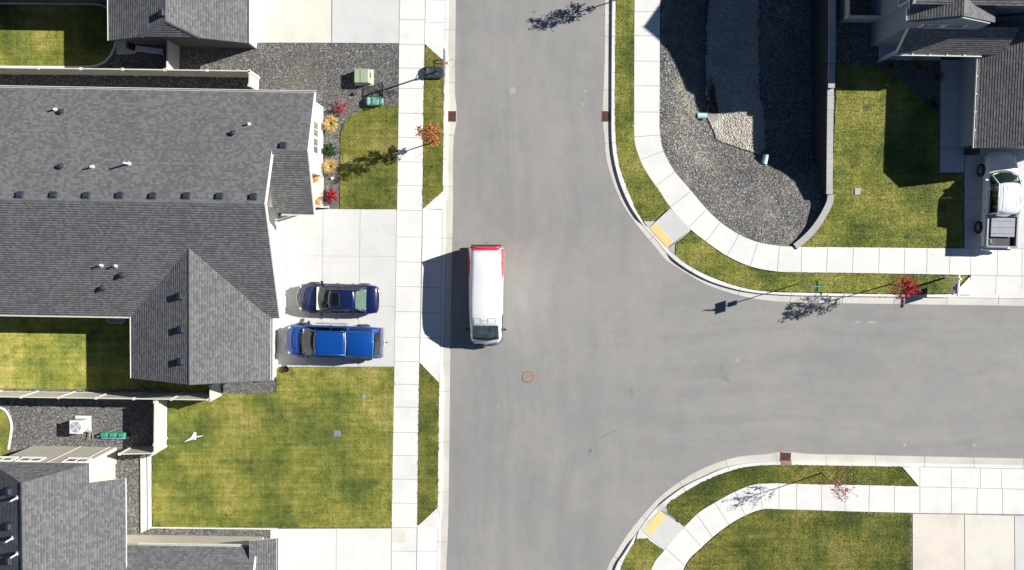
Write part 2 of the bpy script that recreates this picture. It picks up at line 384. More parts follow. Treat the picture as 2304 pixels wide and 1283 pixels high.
def seg(x0, y0, x1, y1, h=0): return [P(x0, y0, h), P(x1, y1, h)]
W_road = [(1041, -900), (1025.5, 0), (1024, 150), (1024, 215), (1027, 240), (1027, 275), (1021, 310), (1019, 470), (1017, 567), (1014, 730), (1013, 812), (1008, 1190), (1004, 1283), (986, 2300)]
W_face = [(1024, -900), (1010.5, 0), (1007, 235), (1005, 430), (1000, 700), (996.5, 860), (993, 1140), (991, 1283), (974, 2300)]
W_back = [(1015, -900), (1002, 0), (998.5, 235), (996.5, 430), (993, 700), (988.8, 860), (985, 1140), (983, 1283), (966, 2300)]
W_sr = [(971, -900), (957, 0), (955, 100), (953, 235), (950.5, 470), (948, 640), (943.5, 815), (938.5, 1190), (937, 1283), (921, 2300)]
W_sl = [(914, -900), (900, 0), (898, 100), (897, 238), (893.5, 470), (890, 640), (887.3, 830), (881, 1190), (880, 1283), (864, 2300)]
NE_road = [(1374, -900), (1361.5, 0), (1360, 150), (1356, 240), (1355.5, 272), (1359, 300), (1361.5, 325), (1363, 350), (1372.7, 390), (1385, 425), (1399, 456), (1421, 490), (1447.5, 524.5), (1477, 559), (1499, 585), (1527, 604), (1583, 637), (1636, 657), (1692, 671), (1745, 678), (1795, 680.5), (1921, 682.8), (2048, 684.7), (2135, 686), (2304, 688.5), (3300, 704)]
NE_face = [(1388, -900), (1376, 0), (1374.5, 250), (1374.5, 300), (1378, 347), (1390.5, 403), (1409, 450), (1431, 487), (1453, 515), (1476, 540), (1500, 571), (1527, 594.5), (1589, 630.5), (1652, 651), (1692, 658.5), (1745, 663), (1796, 665.5), (2028, 668.5), (2135, 670), (2304, 672.5), (3300, 688)]
NE_back = [(1397, -900), (1384.7, 0), (1383, 250), (1384, 300), (1387, 337), (1394.5, 378), (1407, 415), (1421, 450), (1433.5, 478), (1448, 498), (1483, 535), (1518, 573), (1539, 591.5), (1574, 612), (1620.5, 632), (1677, 649), (1730, 656.5), (1795, 658.5), (1921, 661), (2058, 663), (2138, 662.5), (2304, 666), (3300, 681)]
SE_road = [(1340, 2300), (1366, 1283), (1386, 1244), (1415, 1198.5), (1449, 1156.5), (1484, 1119), (1524, 1087.5), (1574, 1058), (1633, 1035), (1675, 1026), (1721, 1022.5), (1752, 1017.5), (1780, 1017.5), (1819, 1021.5), (1926, 1023.5), (2070, 1027), (2304, 1032), (3300, 1052)]
SE_face = [(1358, 2300), (1381, 1283), (1404, 1242), (1437, 1192), (1478, 1139), (1508, 1114), (1541, 1091), (1578.5, 1073), (1633, 1050), (1696, 1039.5), (1752, 1036.5), (1900, 1038), (2070, 1041.5), (2304, 1046), (3300, 1066)]
SE_back = [(1372, 2300), (1394.5, 1283), (1417, 1236), (1432, 1213), (1468, 1168), (1501, 1133.5), (1549, 1100), (1608, 1071), (1675, 1050), (1754, 1045), (1842, 1046), (2026, 1049), (2070, 1050), (2304, 1055), (3300, 1075)]
r = MB()
Wl, NEl, SEl = line(W_road), line(NE_road), line(SE_road)
road = Wl+list(SEl)+list(NEl[::-1])
r.prism([p for p in road], -.02, 0.0)
struct('road', r, ASPH)

MK = simple('asphalt_dark_stain', (.222, .219, .211), .9, .12, 3); MK2 = simple('asphalt_pale_scuff', (.33, .325, .31), .9, .12, 3)
def blotch(px, py, rx, ry, rot, mat, seed, z=.004):
    rnd = random.Random(seed); c = P(px, py, z); n = 26; m = MB(); pts = []
    for i in range(n):
        a = 2*PI*i/n; k = .75+.5*mnoise.noise(Vector((math.cos(a)*1.6, math.sin(a)*1.6, seed*3.1))); x, y = rx*k*math.cos(a)/36, ry*k*math.sin(a)/36
        pts.append(Vector((c.x+x*math.cos(rot)-y*math.sin(rot), c.y+x*math.sin(rot)+y*math.cos(rot), z)))
    m.prism(pts, z-.002, z); struct('road_stain', m, mat)
def skid(pxs, mat, wd, seed):
    rnd = random.Random(seed); A = resample(line(pxs, .004), 90); m = MB()
    for i in range(len(A)-1):
        if rnd.random() < .35: continue
        d = (A[i+1]-A[i]).normalized(); nr = Vector((-d.y, d.x, 0))*wd*rnd.uniform(.3, 1); o = nr*rnd.uniform(-1, 1)*.5
        m.add([A[i]-nr+o, A[i+1]-nr+o, A[i+1]+nr+o, A[i]+nr+o], [(0, 1, 2, 3)])
    struct('skid_mark', m, mat)
blotch(1628, 838, 13, 26, .35, MK, 1); blotch(1421, 880, 7, 15, .1, MK, 2); blotch(1668, 560, 5, 3, .3, MK, 4)
skid([(1320, 1030), (1336, 1005), (1362, 980), (1392, 968)], MK, .05, 5); blotch(1326, 1016, 5, 12, -.6, MK, 6)
skid([(1500, 912), (1570, 895), (1640, 877), (1720, 868), (1800, 866)], MK, .025, 7); skid([(1560, 965), (1620, 945), (1690, 925)], MK, .02, 9)
for i, (x, y, a, b, r_) in enumerate(((1152, 205, 13, 16, .4), (1316, 205, 7, 9, 1), (1313, 235, 4, 8, .3), (2035, 1003, 4, 10, -.3), (2051, 994, 3, 6, -.5), (2192, 1000, 7, 9, .3), (1964, 725, 18, 6, 0), (1929, 725, 14, 3, .2), (1660, 812, 6, 8, .2), (1480, 985, 3, 3, 0), (1120, 915, 4, 5, 0), (1075, 1040, 3, 4, 0))): blotch(x, y, a*.7, b*.7, r_, MK2, 20+i)
def kerbset(nm, road_, face_, back_, dips, n=420):
    A, B, C = resample(line(road_), n), resample(line(face_), n), resample(line(back_), n)
    # re-pair by nearest parameter so ribbons stay square
    def near(src, dst):
        dst2 = resample(dst, n*6); out = []; j = 0
        for p in src:
            best = min(range(max(j-4, 0), min(j+60, len(dst2))), key=lambda k: (dst2[k]-p).length_squared); j = best; out.append(dst2[best])
        return out
    A = near(B, A); C = near(B, C)
    def hk(p):
        h = 1.0
        for (x, y, rr) in dips:
            q = P(x, y); h = min(h, sstep(rr/36-.5, rr/36+.35, (p-q).length))
        return .022+.118*h
    g = MB(); g.ribbon([p+Vector((0, 0, .006)) for p in A], [p+Vector((0, 0, -.004+.012)) for p in B])
    g.ribbon([p+Vector((0, 0, -.03)) for p in A], [p+Vector((0, 0, .006)) for p in A])
    jl = 0; last = None
    for i in range(n-1):
        jl += (B[i+1]-B[i]).length
        if jl > 3.05:
            jl = 0; d = (B[i+1]-B[i]).normalized()*.014; a, b = A[i], B[i]
            g.add([a-d+Vector((0,0,.012)), a+d+Vector((0,0,.012)), b+d+Vector((0,0,.014)), b-d+Vector((0,0,.014))], [(0, 1, 2, 3)], 1)
    struct('gutter', g, [GUT, JOINT])
    k = MB(); T0, T1 = [], []
    for b, c in zip(B, C):
        h = hk(b); T0.append(b.lerp(c, .12)+Vector((0, 0, h))); T1.append(c+Vector((0, 0, h)))
    k.ribbon([b+Vector((0, 0, -.02)) for b in B], T0); k.ribbon(T0, T1); k.ribbon(T1, [c+Vector((0, 0, -.05)) for c in C])
    jl = 0
    for i in range(n-1):
        jl += (B[i+1]-B[i]).length
        if jl > 3.05:
            jl = 0; d = (B[i+1]-B[i]).normalized()*.014; u = Vector((0, 0, .004))
            k.add([T0[i]-d+u, T0[i]+d+u, T1[i]+d+u, T1[i]-d+u], [(0, 1, 2, 3)], 1)
    struct('kerb', k, [CONC, JOINT]); return C
dipW = [(1005, y, 70) for y in range(-900, 60, 60)]+[(998, y, 60) for y in range(525, 780, 20)]+[(985, y, 70) for y in range(1255, 2300, 60)]
kerbset('west', W_road, W_face, W_back, [(1004, 20, 110), (1004, -80, 110), (1004, -200, 110)]+[(998, 525, 85), (998, 600, 85), (998, 690, 85), (996, 745, 95)]+[(986, 1250, 95), (985, 1340, 95), (983, 1450, 95)])
kerbset('ne', NE_road, NE_face, NE_back, [(1475, 537, 52), (2200, 668, 68), (2290, 668, 70), (2380, 670, 70), (2470, 671, 70)])
kerbset('se', SE_road, SE_face, SE_back, [(1452, 1173, 52), (2150, 1046, 95), (2290, 1046, 95), (2400, 1050, 95)])

def joints(mb, segs, z, wdt=.03, m=1):
    for (x0, y0, x1, y1) in segs:
        a, b = P(x0, y0, z), P(x1, y1, z); d = (b-a).normalized(); nr = Vector((-d.y, d.x, 0))*wdt/2
        mb.add([a-nr, b-nr, b+nr, a+nr], [(0, 1, 2, 3)], m)
def xat(ch, y):
    for (x0, y0), (x1, y1) in zip(ch, ch[1:]):
        if y0 <= y <= y1: return x0+(x1-x0)*(y-y0)/(y1-y0)
    return ch[-1][0]
# west block: gravel base, sidewalk, aprons, driveways
b = MB(); wb = line(W_sr, smooth=False); b.prism([P(x, y) for x, y in [(-2200, -900)]]+wb+[P(-2200, 2300)], -.05, ZS)
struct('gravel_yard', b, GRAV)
s = MB(); s.prism(line(W_sl, ZC, smooth=False)+line(W_sr, ZC, smooth=False)[::-1], 0, ZC)
jy = [-262, -208, -154, -100, -46, 44, 100, 153, 199, 254.5, 309, 364, 417, 473, 533, 589.4, 644.6, 701, 758.5, 813.4, 864.5, 916, 973, 1025, 1078, 1132, 1187, 1240, 1293, 1347, 1400, 1453]
joints(s, [(xat(W_sl, y), y, xat(W_sr, y), y+.9) for y in jy], ZC+.004)
struct('sidewalk', s, [CONC, JOINT])
s = MB()
def apron(y0, y1, segs, z0=ZC, z1=.03):
    A = [P(xat(W_sr, y)+1, y, z0) for y in np.linspace(y0, y1, 12)]; B = [P(xat(W_back, y)-.5, y, z1) for y in np.linspace(y0, y1, 12)]
    s.ribbon(B, A)
    s.ribbon(A, [a-Vector((0,0,.2)) for a in A])
    for y in segs:
        a, c = P(xat(W_sr, y)+1, y, z0+.005), P(xat(W_back, y), y+.9, z1+.005); d = Vector((0, .014, 0))
        s.add([a-d, c-d, c+d, a+d], [(0, 1, 2, 3)], 1)
apron(-300, 100, [-210, -100, 0, 50]); apron(470, 815, [533, 589, 646.7, 704, 760]); apron(1182, 1600, [1240, 1300])
for tri in ([(955, 99), (1002, 99), (1000, 139)], [(951, 471), (996.5, 471), (996.5, 431)], [(943.5, 814), (989, 814), (988.6, 861)], [(939, 1184), (985, 1184), (985, 1141)]):
    s.prism([P(x, y) for x, y in tri], 0, ZC-.004)
joints(s, [(xat(W_sr, y)+.5, y, xat(W_sr, y+300)+.5, y+300) for y in (-200,)]+[(950.7, 472, 943.8, 813), (938.5, 1190, 937, 1283)], ZC+.005)
struct('driveway_apron', s, [CONC, JOINT])
s = MB(); s.prism([P(x, y) for x, y in [(596, 488), (626, 488), (640, 480), (735, 471), (893.2, 471.5), (887.3, 824.5), (600, 824.5)]], 0, ZC-.002)
joints(s, [(643.5, 488, 642, 713), (727, 472, 724, 824), (810.6, 472, 806.5, 824), (626, 575.7, 891, 577), (626, 688, 889, 690)], ZC+.004)
joints(s, [(893.2, 471.5, 887.3, 824.5)], ZC+.005, .035)
struct('driveway', s, [CONCG, simple('joint_faint', (.40, .395, .37), .9)])
s = MB(); s.prism([P(x, y) for x, y in [(540, -300), (748.5, -300), (746, 97.5), (540, 97)]], 0, ZC-.002)
s.prism([P(x, y) for x, y in [(750, -300), (904, -300), (898, 98.5), (747.5, 97.5)]], 0, ZC-.002, 1)
joints(s, [(749.5, -300, 746.6, 97.5)], ZC+.004, .04, 2); joints(s, [(904, -300, 898, 98.5)], ZC+.005, .035, 2)
struct('driveway_north', s, [CONCC, CONCG, JOINT])
s = MB(); s.prism([P(x, y) for x, y in [(610, 1189), (881, 1188), (879, 1500), (605, 1500)]], 0, ZC-.002)
joints(s, [(881, 1190, 879, 1500)], ZC+.005, .035); joints(s, [(757, 1189, 755, 1500)], ZC+.004, .02)
struct('driveway_south', s, [CONC, JOINT])
# stained slab repair at the foot of the lawn
s = MB(); s.prism([P(x, y) for x, y in [(882, 1188), (912, 1188), (916, 1220), (882, 1220)]], ZC, ZC+.006); struct('sidewalk_patch', s, CONCC)

LAWNS = []
def lawn(nm, pxs, z=ZL, dens=1.0, k=1.0, amp=.075):
    p = [P(x, y, z) for x, y in pxs]; q = rough_poly(p, amp)
    m = MB(); m.prism(q, 0.02, z); struct('lawn', m, GR[k][0]); LAWNS.append((q, z, dens, k)); return q
lawn('park strip', [(956, 101), (1001, 141), (998.5, 235), (996, 431), (951.5, 470), (953, 300), (954.5, 200)], k=.76)
lawn('park strip', [(944.5, 817), (988.3, 862), (985, 1141), (940, 1182), (941, 1000)], k=.76)
lawn('front', [(895.5, 238.5), (878, 237.5), (858, 238.5), (836, 241), (812, 246), (792, 257), (778, 272), (769, 290), (765.5, 312), (765, 469), (892.5, 471)], k=.76)
lawn('front south', [(622, 826), (700, 826.5), (886.5, 826.5), (881, 1186.5), (343, 1186.5), (342, 1020), (376, 1004), (378, 902), (440, 900), (497, 886), (560, 887), (621, 886)])
def cpx(pts, n=6): return [(v.x, v.y) for v in cr([Vector((x, y, 0)) for x, y in pts], n)]
nw_edge = cpx([(238, 16), (252, 30), (262, 60), (263, 92), (257, 112), (243, 134), (224, 146), (190, 150), (120, 151)])
lawn('back nw', [(-300, 12), (225, 12)]+nw_edge+[(-300, 149)])
lawn('back w', [(-300, 690), (470, 690), (470, 880), (300, 876), (-300, 873)], k=1.3)
sw_edge = cpx([(-30, 912), (0, 916), (14, 924), (24, 942), (27, 960), (24, 985), (20, 1010)])
lawn('back sw', [(-300, 912)]+sw_edge+[(10, 1050), (-300, 1050)])
# north-east block
NE_sl = [(1441, -900), (1428, 0), (1427, 250), (1427, 300), (1428.5, 319), (1433.5, 340.5), (1446, 372), (1464.7, 403), (1483.5, 429.5), (1508, 466), (1555, 517), (1586, 541.7), (1636, 576), (1689, 599.5), (1748, 611), (1801, 612.7), (1900, 614), (2180, 618.7), (2304, 621), (3300, 637)]
NE_sr = [(1500, -900), (1485.5, 0), (1484, 250), (1484, 290), (1485, 300), (1489.7, 331), (1502, 359), (1519, 387), (1552, 426), (1589.5, 470), (1620.6, 499.6), (1662.7, 527.6), (1705, 544.8), (1753, 553), (1779, 555), (1900, 556.5), (2000, 557.5), (2304, 561), (3300, 577)]
s = MB(); s.prism(line(NE_sl, ZC)+line(NE_sr, ZC)[::-1], 0, ZC)
segs = [(1428, y, 1485, y+.5) for y in (-190, -136, -82, -28, 26, 80, 137.5, 193, 252)]+[(1427.5, 308, 1485, 304), (1440, 360, 1493, 340), (1474, 420, 1518, 387), (1508, 466, 1554, 431), (1551, 511, 1591, 470), (1589, 543, 1621, 500), (1636, 576, 1663, 528), (1688, 600, 1705, 546), (1749, 611, 1754, 553)]
segs += [(x1, y1, x0, y1-57) for x1, x0, y1 in ((1803, 1804, 613.5), (1860, 1862, 614), (1918.5, 1920.5, 615), (1977, 1979, 616), (2034.5, 2036, 617), (2085, 2086.5, 617.5), (2136, 2138, 618), (2184, 2185, 619), (2244, 2245, 620), (2299.5, 2300, 621))]
joints(s, segs, ZC+.004)
struct('sidewalk', s, [CONC, JOINT])
bk = cpx(NE_back[1:], 6)
def sub(ch, x0=None, x1=None, y0=None, y1=None):
    return [(x, y) for x, y in ch if (x0 is None or x >= x0) and (x1 is None or x <= x1) and (y0 is None or y >= y0) and (y1 is None or y <= y1)]
nesl = cpx(NE_sl, 6); nebk = cpx(NE_back, 6); nesr = cpx(NE_sr, 6)
lawn('ne strip', [(x-1, y) for x, y in sub(nesl, y0=-400, y1=466)]+[(1508, 467.5), (1471, 497.5), (1449, 497)]+[(x+1, y) for x, y in sub(nebk, y0=-400, y1=494)][::-1])
lawn('ne strip b', [(1553, 521)]+[(x-1, y+1.5) for x, y in sub(nesl, x0=1560, x1=2176)]+[(2179, 620), (2140, 660.5)]+[(x, y-1.5) for x, y in sub(nebk, x0=1521, x1=2130)][::-1]+[(1520, 551)])
# kerb ramps
def quad_slab(mb, pz, z0=-.03, m=0):
    p = [P(x, y, z) for x, y, z in pz]; n = len(p)
    mb.add(p, [tuple(range(n))], m); mb.add([(q.x, q.y, z0) for q in p]+p, [(i, (i+1) % n, n+(i+1) % n, n+i) for i in range(n)], m)
s = MB()
quad_slab(s, [(1460, 513.5, .03), (1501, 558, .03), (1554, 516, ZC-.003), (1508.5, 468.5, ZC-.003)])
quad_slab(s, [(1448, 498, ZC-.01), (1459, 513, .028), (1473, 499.5, ZC-.006), (1470, 498, ZC-.006)])
quad_slab(s, [(1502, 559, .028), (1518, 573, ZC-.01), (1519, 549, ZC-.006), (1554, 519, ZC-.006), (1552, 517, ZC-.008)])
struct('kerb_ramp', s, CONCG)
def tact(pz):
    s = MB(); quad_slab(s, pz); return tag(s.build('tactile_pad', YEL), None)
t = tact([(1461.5, 514.5, .043), (1500.5, 557, .043), (1514.5, 544, .072), (1476, 502, .072)])
tag(t, 'yellow bumpy warning pad set in the kerb ramp at the north east corner', 'warning pad', 'yellow tactile pads on the kerb ramps')
s = MB()
quad_slab(s, [(1484, 1149, .03), (1439, 1190.5, .03), (1494, 1238, ZC-.003), (1540, 1185, ZC-.003)])
quad_slab(s, [(1501, 1133.5, ZC-.01), (1484.5, 1148, .028), (1539, 1184, ZC-.006), (1505, 1155, ZC-.006)])
quad_slab(s, [(1432, 1213, ZC-.01), (1438, 1191.5, .028), (1493, 1238, ZC-.006), (1457, 1212, ZC-.006)])
struct('kerb_ramp', s, CONCG)
t = tact([(1484.3, 1148.5, .043), (1448.5, 1192, .043), (1465.5, 1204, .072), (1501, 1161, .072)])
tag(t, 'yellow bumpy warning pad set in the kerb ramp at the south east corner', 'warning pad', 'yellow tactile pads on the kerb ramps')
# right-hand lot of the north-east block
s = MB(); s.prism([P(x, y) for x, y in [(1880, -900), (3300, -900), (3300, 576)]]+[P(x, y) for x, y in sub(nesr, x0=1800, x1=2304)[::-1]]+[P(x, y) for x, y in [(1779, 555), (1800, 535), (1845, 480), (1866, 436), (1872, 200), (1874, 0)]], -.03, ZS)
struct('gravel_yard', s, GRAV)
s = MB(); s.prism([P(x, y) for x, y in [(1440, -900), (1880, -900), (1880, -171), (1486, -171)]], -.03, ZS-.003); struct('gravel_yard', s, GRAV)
lawn('ne', [(1884, 143), (1975, 148), (2040, 190), (2085, 235), (2112, 262), (2112, 389), (2166, 391), (2164, 557), (2000, 556.5), (1900, 555.5), (1800, 554.5), (1825, 530), (1852, 488), (1872, 445)])
s = MB(); s.prism([P(x, y) for x, y in [(2168, 330), (2168, 558.7), (2420, 561.5), (2420, 330)]], 0, ZC-.002)
s.prism([P(x, y) for x, y in [(2115, 136), (2200, 136), (2200, 329.5), (2167, 329.5), (2167, 388.5), (2112.5, 388.5)]], 0, ZC-.004)
s.prism([P(x, y) for x, y in [(1975.5, 50), (2060, 50), (2060, 124), (2115, 124), (2115, 137), (1975.5, 136)]], 0, ZC-.006)
joints(s, [(2115, 201, 2172, 202), (2114, 268, 2172, 269), (2113, 331, 2170, 332), (2172, 140, 2169, 390), (2168, 446, 2230, 447), (2289, 335, 2284, 560), (2170, 391, 2166, 558), (2288, 447, 2420, 449)], ZC+.004)
struct('driveway_east', s, [CONCG, JOINT])
s = MB()
A = [P(x, xat([(621, 0)], 0) and 0) for x in ()]
AA = [P(x, 620+(x-2184)*.0165, ZC) for x in np.linspace(2184, 2600, 10)]; BB = [P(x, 664.5+(x-2184)*.0165, .03) for x in np.linspace(2184, 2600, 10)]
s.ribbon(BB, AA); s.prism([P(x, y) for x, y in [(2182, 621), (2184, 663.5), (2142, 663)]], 0, ZC-.02)
for x in (2184.5, 2241.5, 2299.7):
    a, c = P(x, 620, ZC+.005), P(x-1.5, 664, .035); d = Vector((.014, 0, 0)); s.add([a-d, a+d, c+d, c-d], [(3, 2, 1, 0)], 1)
joints(s, [(2184, 619.3, 2600, 626)], ZC+.006)
struct('driveway_apron', s, [CONC, JOINT])
# south-east block
SE_so = [(1440, 2300), (1465.5, 1283), (1494, 1239.5), (1540, 1186), (1574, 1152.5), (1608, 1131.5), (1654, 1106.5), (1695.6, 1091), (1725, 1088.5), (1850, 1090.5), (2070, 1095), (2304, 1101.5), (3300, 1121)]
SE_si = [(1500, 2300), (1537.5, 1283), (1578.5, 1232), (1633, 1186), (1675, 1161), (1716.6, 1146), (1758, 1146), (1905, 1150.5), (2051, 1154), (2304, 1157.5), (3300, 1177)]
s = MB(); s.prism(line(SE_so, ZC)+line(SE_si, ZC)[::-1], 0, ZC)
segs = [(1500, 1236, 1543, 1274), (1539.6, 1187, 1577, 1229), (1567, 1156, 1603, 1209), (1608, 1131, 1640, 1180), (1654, 1107, 1676, 1158), (1709.6, 1090, 1715, 1146), (1753, 1089, 1753, 1145), (1793, 1090, 1792, 1146), (1849, 1091, 1849, 1149), (1903, 1092, 1901.5, 1150.5), (1956, 1093, 1955.5, 1151), (2013, 1094, 2012, 1152), (2070, 1095, 2070, 1153), (2141, 1097, 2141, 1155), (2199, 1099, 2198, 1156), (2256, 1101, 2256, 1157)]
joints(s, segs, ZC+.004)
struct('sidewalk', s, [CONC, JOINT])
sebk = cpx(SE_back, 6); seso = cpx(SE_so, 6); sesi = cpx(SE_si, 6)
lawn('se strip', [(1502, 1134.5), (1505.5, 1155), (1540, 1184)]+[(x-.5, y-1.5) for x, y in sub(seso, x0=1545, x1=2062, y1=1185)]+[(2064.5, 1094), (2026, 1050)]+[(x, y+1.5) for x, y in sub(sebk, x0=1504, x1=2022)][::-1], dens=1.2, k=.76)
lawn('se strip b', [(1433.5, 1213.5), (1457, 1211.5), (1492, 1239.5)]+[(x-1.5, y) for x, y in sub(seso, y0=1244, y1=1500)][::-1]+[(x+1.5, y) for x, y in sub(sebk, y0=1216, y1=1500)])
s = MB(); s.prism([P(x, y) for x, y in sub(sesi, x0=1495)]+[P(3300, 2300)], 0, ZS); struct('gravel_yard', s, GRAV)
lawn('se', [(x+1.5, y+2) for x, y in sub(sesi, x0=1505, x1=2050, y1=1500)]+[(2049, 1157), (2050.5, 1500), (1520, 1500)], k=.76)
s = MB(); s.prism([P(x, y) for x, y in [(2051.5, 1155), (2167, 1156.5), (2169, 1500), (2052, 1500)]], 0, ZC-.002)
s.prism([P(x, y) for x, y in [(2168.5, 1156.5), (2279, 1159), (2282, 1500), (2170.5, 1500)]], 0, ZC-.002, 2)
s.prism([P(x, y) for x, y in [(2280.5, 1159), (2600, 1164), (2600, 1500), (2283.5, 1500)]], 0, ZC-.002, 3)
joints(s, [(2051, 1154.5, 2600, 1163)], ZC+.006)
struct('driveway_south_east', s, [CONCB, JOINT, CONCC, CONCG])
s = MB(); AA = [P(x, 1051+(x-2070)*.021, .03) for x in np.linspace(2030, 2600, 14)]; BB = [P(x, 1095+(x-2070)*.023, ZC) for x in np.linspace(2068, 2600, 14)]
s.ribbon(BB, AA)
for x in (2070, 2141, 2206, 2254):
    a, c = P(x, 1052+(x-2070)*.021, .035), P(x, 1095+(x-2070)*.023, ZC+.005); d = Vector((.014, 0, 0)); s.add([a-d, a+d, c+d, c-d], [(3, 2, 1, 0)], 1)
joints(s, [(2070, 1095.5, 2600, 1108)], ZC+.006)
struct('driveway_apron', s, [CONC, JOINT])

# ------------------------------------------------------------------ sunken gravel basin
def yinterp(ch, y):
    for (x0, y0), (x1, y1) in zip(ch, ch[1:]):
        if y0 <= y <= y1: return x0+(x1-x0)*(y-y0)/max(y1-y0, 1e-6)
    return ch[-1][0] if y > ch[-1][1] else ch[0][0]
BL = [(v.x, v.y) for v in cr([Vector((x, y, 0)) for x, y in basin_left_px], 6)]
BR = [(1868, -170), (1866, 100), (1863, 300), (1861, 437), (1858, 450), (1853, 466), (1845, 484), (1830, 508), (1812, 529), (1795, 545), (1781, 555)]
def Wp(x, y): q = P(x, y, 0); return q
DT = [(-165, 0), (-90, 2.2), (325, 2.2), (350, 2.0), (370, 1.55), (388, 1.0), (408, .62), (450, .30), (500, .12), (556, 0)]
def depth(y):
    if y <= -165 or y >= 556: return 0
    for (a, p), (b, q) in zip(DT, DT[1:]):
        if a <= y <= b: return p+(q-p)*(y-a)/(b-a)
def bz(u, y):
    d = depth(y); prof = sstep(.0, .42, u)
    return ZS-.005-d*prof
g = MB(); rows = list(np.arange(-170, 555.1, 5.0)); NU = 60; vs = []
for y in rows:
    a, c = P(yinterp(BL, y), y), P(yinterp(BR, y), y)
    for i in range(NU+1):
        u = i/NU; q = a.lerp(c, u); z = bz(u, y)
        q = Vector((q.x, q.y, z+.05*mnoise.noise(q*1.1)*sstep(0, .1, u)+.02*mnoise.noise(q*4)*sstep(0, .05, u)*(1 if y < 545 else 0))); vs.append(q)
n = NU+1
g.add(vs, [(j*n+i, (j+1)*n+i, (j+1)*n+i+1, j*n+i+1) for j in range(len(rows)-1) for i in range(NU)])
basin_v = vs
struct('gravel_basin', g, GRAVB, smooth=True)
def basin_z(x, y):   # world -> height
    X = 1152+36*x; Y = 545-36*y
    a, c = yinterp(BL, Y), yinterp(BR, Y); u = (X-a)/max(c-a, 1)
    q = Vector((x, y, 0)); return bz(min(max(u, 0), 1), Y)+.05*mnoise.noise(Vector((x, y, 0))*1.1)
# pale rock channel on the basin floor
def Pz(px, py):
    z = 0
    for _ in range(6):
        q = P(px, py, z); z = basin_z(q.x, q.y)
    return P(px, py, z)
chl = [(1592, -160), (1592, 0), (1590, 100), (1588, 200), (1592, 255), (1602, 292), (1612, 312), (1640, 326)]
chr_ = [(1706, -160), (1706, 0), (1706, 100), (1708, 200), (1716, 250), (1722, 300), (1722, 330), (1712, 348)]
L, R_ = resample(cr([Pz(x, y) for x, y in chl], 6), 60), resample(cr([Pz(x, y) for x, y in chr_], 6), 60)
g = MB(); rows = []
for k, (a, c) in enumerate(zip(L, R_)):
    row = []
    jl, jr = .18*mnoise.noise(a*1.9), .18*mnoise.noise(c*1.9)
    for i in range(15):
        q = a.lerp(c, i/14); q.x += jl*(1-i/14)+jr*i/14; q.z = basin_z(q.x, q.y)+.05+(0 if 0 < i < 14 else -.06); row.append(q)
    rows.append(row)
CH_ROWS = rows
for r0, r1 in zip(rows, rows[1:]): g.add(r0+r1, [(i, 15+i, 16+i, i+1) for i in range(14)])
struct('rock_channel', g, GRAVC, smooth=True)
# wet dark mud streak beside the upper pipe
g = MB(); mp = [(1590, 262), (1592, 215), (1596, 178), (1602, 172), (1608, 185), (1610, 215), (1616, 248), (1617, 266), (1608, 276), (1597, 276)]
mp = cr([Pz(x, y) for x, y in mp]+[Pz(*mp[0])], 4)[:-1]; cz = sum((v for v in mp), Vector())/len(mp); cz.z = basin_z(cz.x, cz.y)+.09
def lift(v, e): return Vector((v.x, v.y, basin_z(v.x, v.y)+e))
mp2 = [lift(v.lerp(cz, .45), .10) for v in mp]; mp = [lift(v, .07) for v in mp]
n = len(mp); g.add(mp+mp2+[cz+Vector((0,0,.03))], [(i, (i+1) % n, n+(i+1) % n, n+i) for i in range(n)]+[(n+i, n+(i+1) % n, 2*n) for i in range(n)])
struct('mud_patch', g, simple('wet_mud', (.045, .03, .013), .5, .5, 5, bs=.5), smooth=True)

# retaining wall, block built, stepped down towards the pavement
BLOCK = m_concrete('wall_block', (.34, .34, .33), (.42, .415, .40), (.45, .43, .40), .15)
t = thing('retaining_wall', 'grey block retaining wall between the gravel basin and the shaded corner lawn', 'retaining wall', P(1868, 440))
def wallseg(mb, pts, wdt, z0, z1, m=0):
    for a, c in zip(pts, pts[1:]):
        d = (c-a).normalized(); nr = Vector((-d.y, d.x, 0))*wdt/2
        mb.prism([a-nr, c-nr, c+nr, a+nr], z0, z1, m)
def offs(ch, o): return [P(x+o, y) for x, y in ch]
body, cap = MB(), MB()
def capseg(x0, y0, x1, y1, z, wd, bl=.42):
    a, c = P(x0, y0, z), P(x1, y1, z); L = (c-a).length; k = max(1, round(L/bl)); d = (c-a)/k; dn = d.normalized(); nr = Vector((-dn.y, dn.x, 0))*wd/2
    for i in range(k):
        p, q = a+d*i+dn*.004, a+d*(i+1)-dn*.004; zz = z+random.uniform(-.004, .004)
        cap.prism([p-nr, q-nr, q+nr, p+nr], zz-.09, zz)
    body.prism([a-nr*.8, c-nr*.8, c+nr*.8, a+nr*.8], -3.2, z-.092)
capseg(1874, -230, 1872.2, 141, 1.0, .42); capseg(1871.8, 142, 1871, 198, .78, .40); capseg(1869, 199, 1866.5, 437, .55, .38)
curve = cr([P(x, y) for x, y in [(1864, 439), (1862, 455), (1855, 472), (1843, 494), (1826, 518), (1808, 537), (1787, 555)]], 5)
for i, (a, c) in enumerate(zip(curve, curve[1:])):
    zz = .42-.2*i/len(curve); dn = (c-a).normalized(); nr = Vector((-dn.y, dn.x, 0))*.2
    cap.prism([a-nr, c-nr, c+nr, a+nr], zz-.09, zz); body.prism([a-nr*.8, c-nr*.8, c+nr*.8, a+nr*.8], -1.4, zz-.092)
cap.build('wall_cap', BLOCK, t, True); body.build('wall_body', simple('wall_face_painted_shade', (.035, .037, .042), .9, .25, 5, bs=.5), t, True)  # body far darker than the cap: shade of the west face put into colour
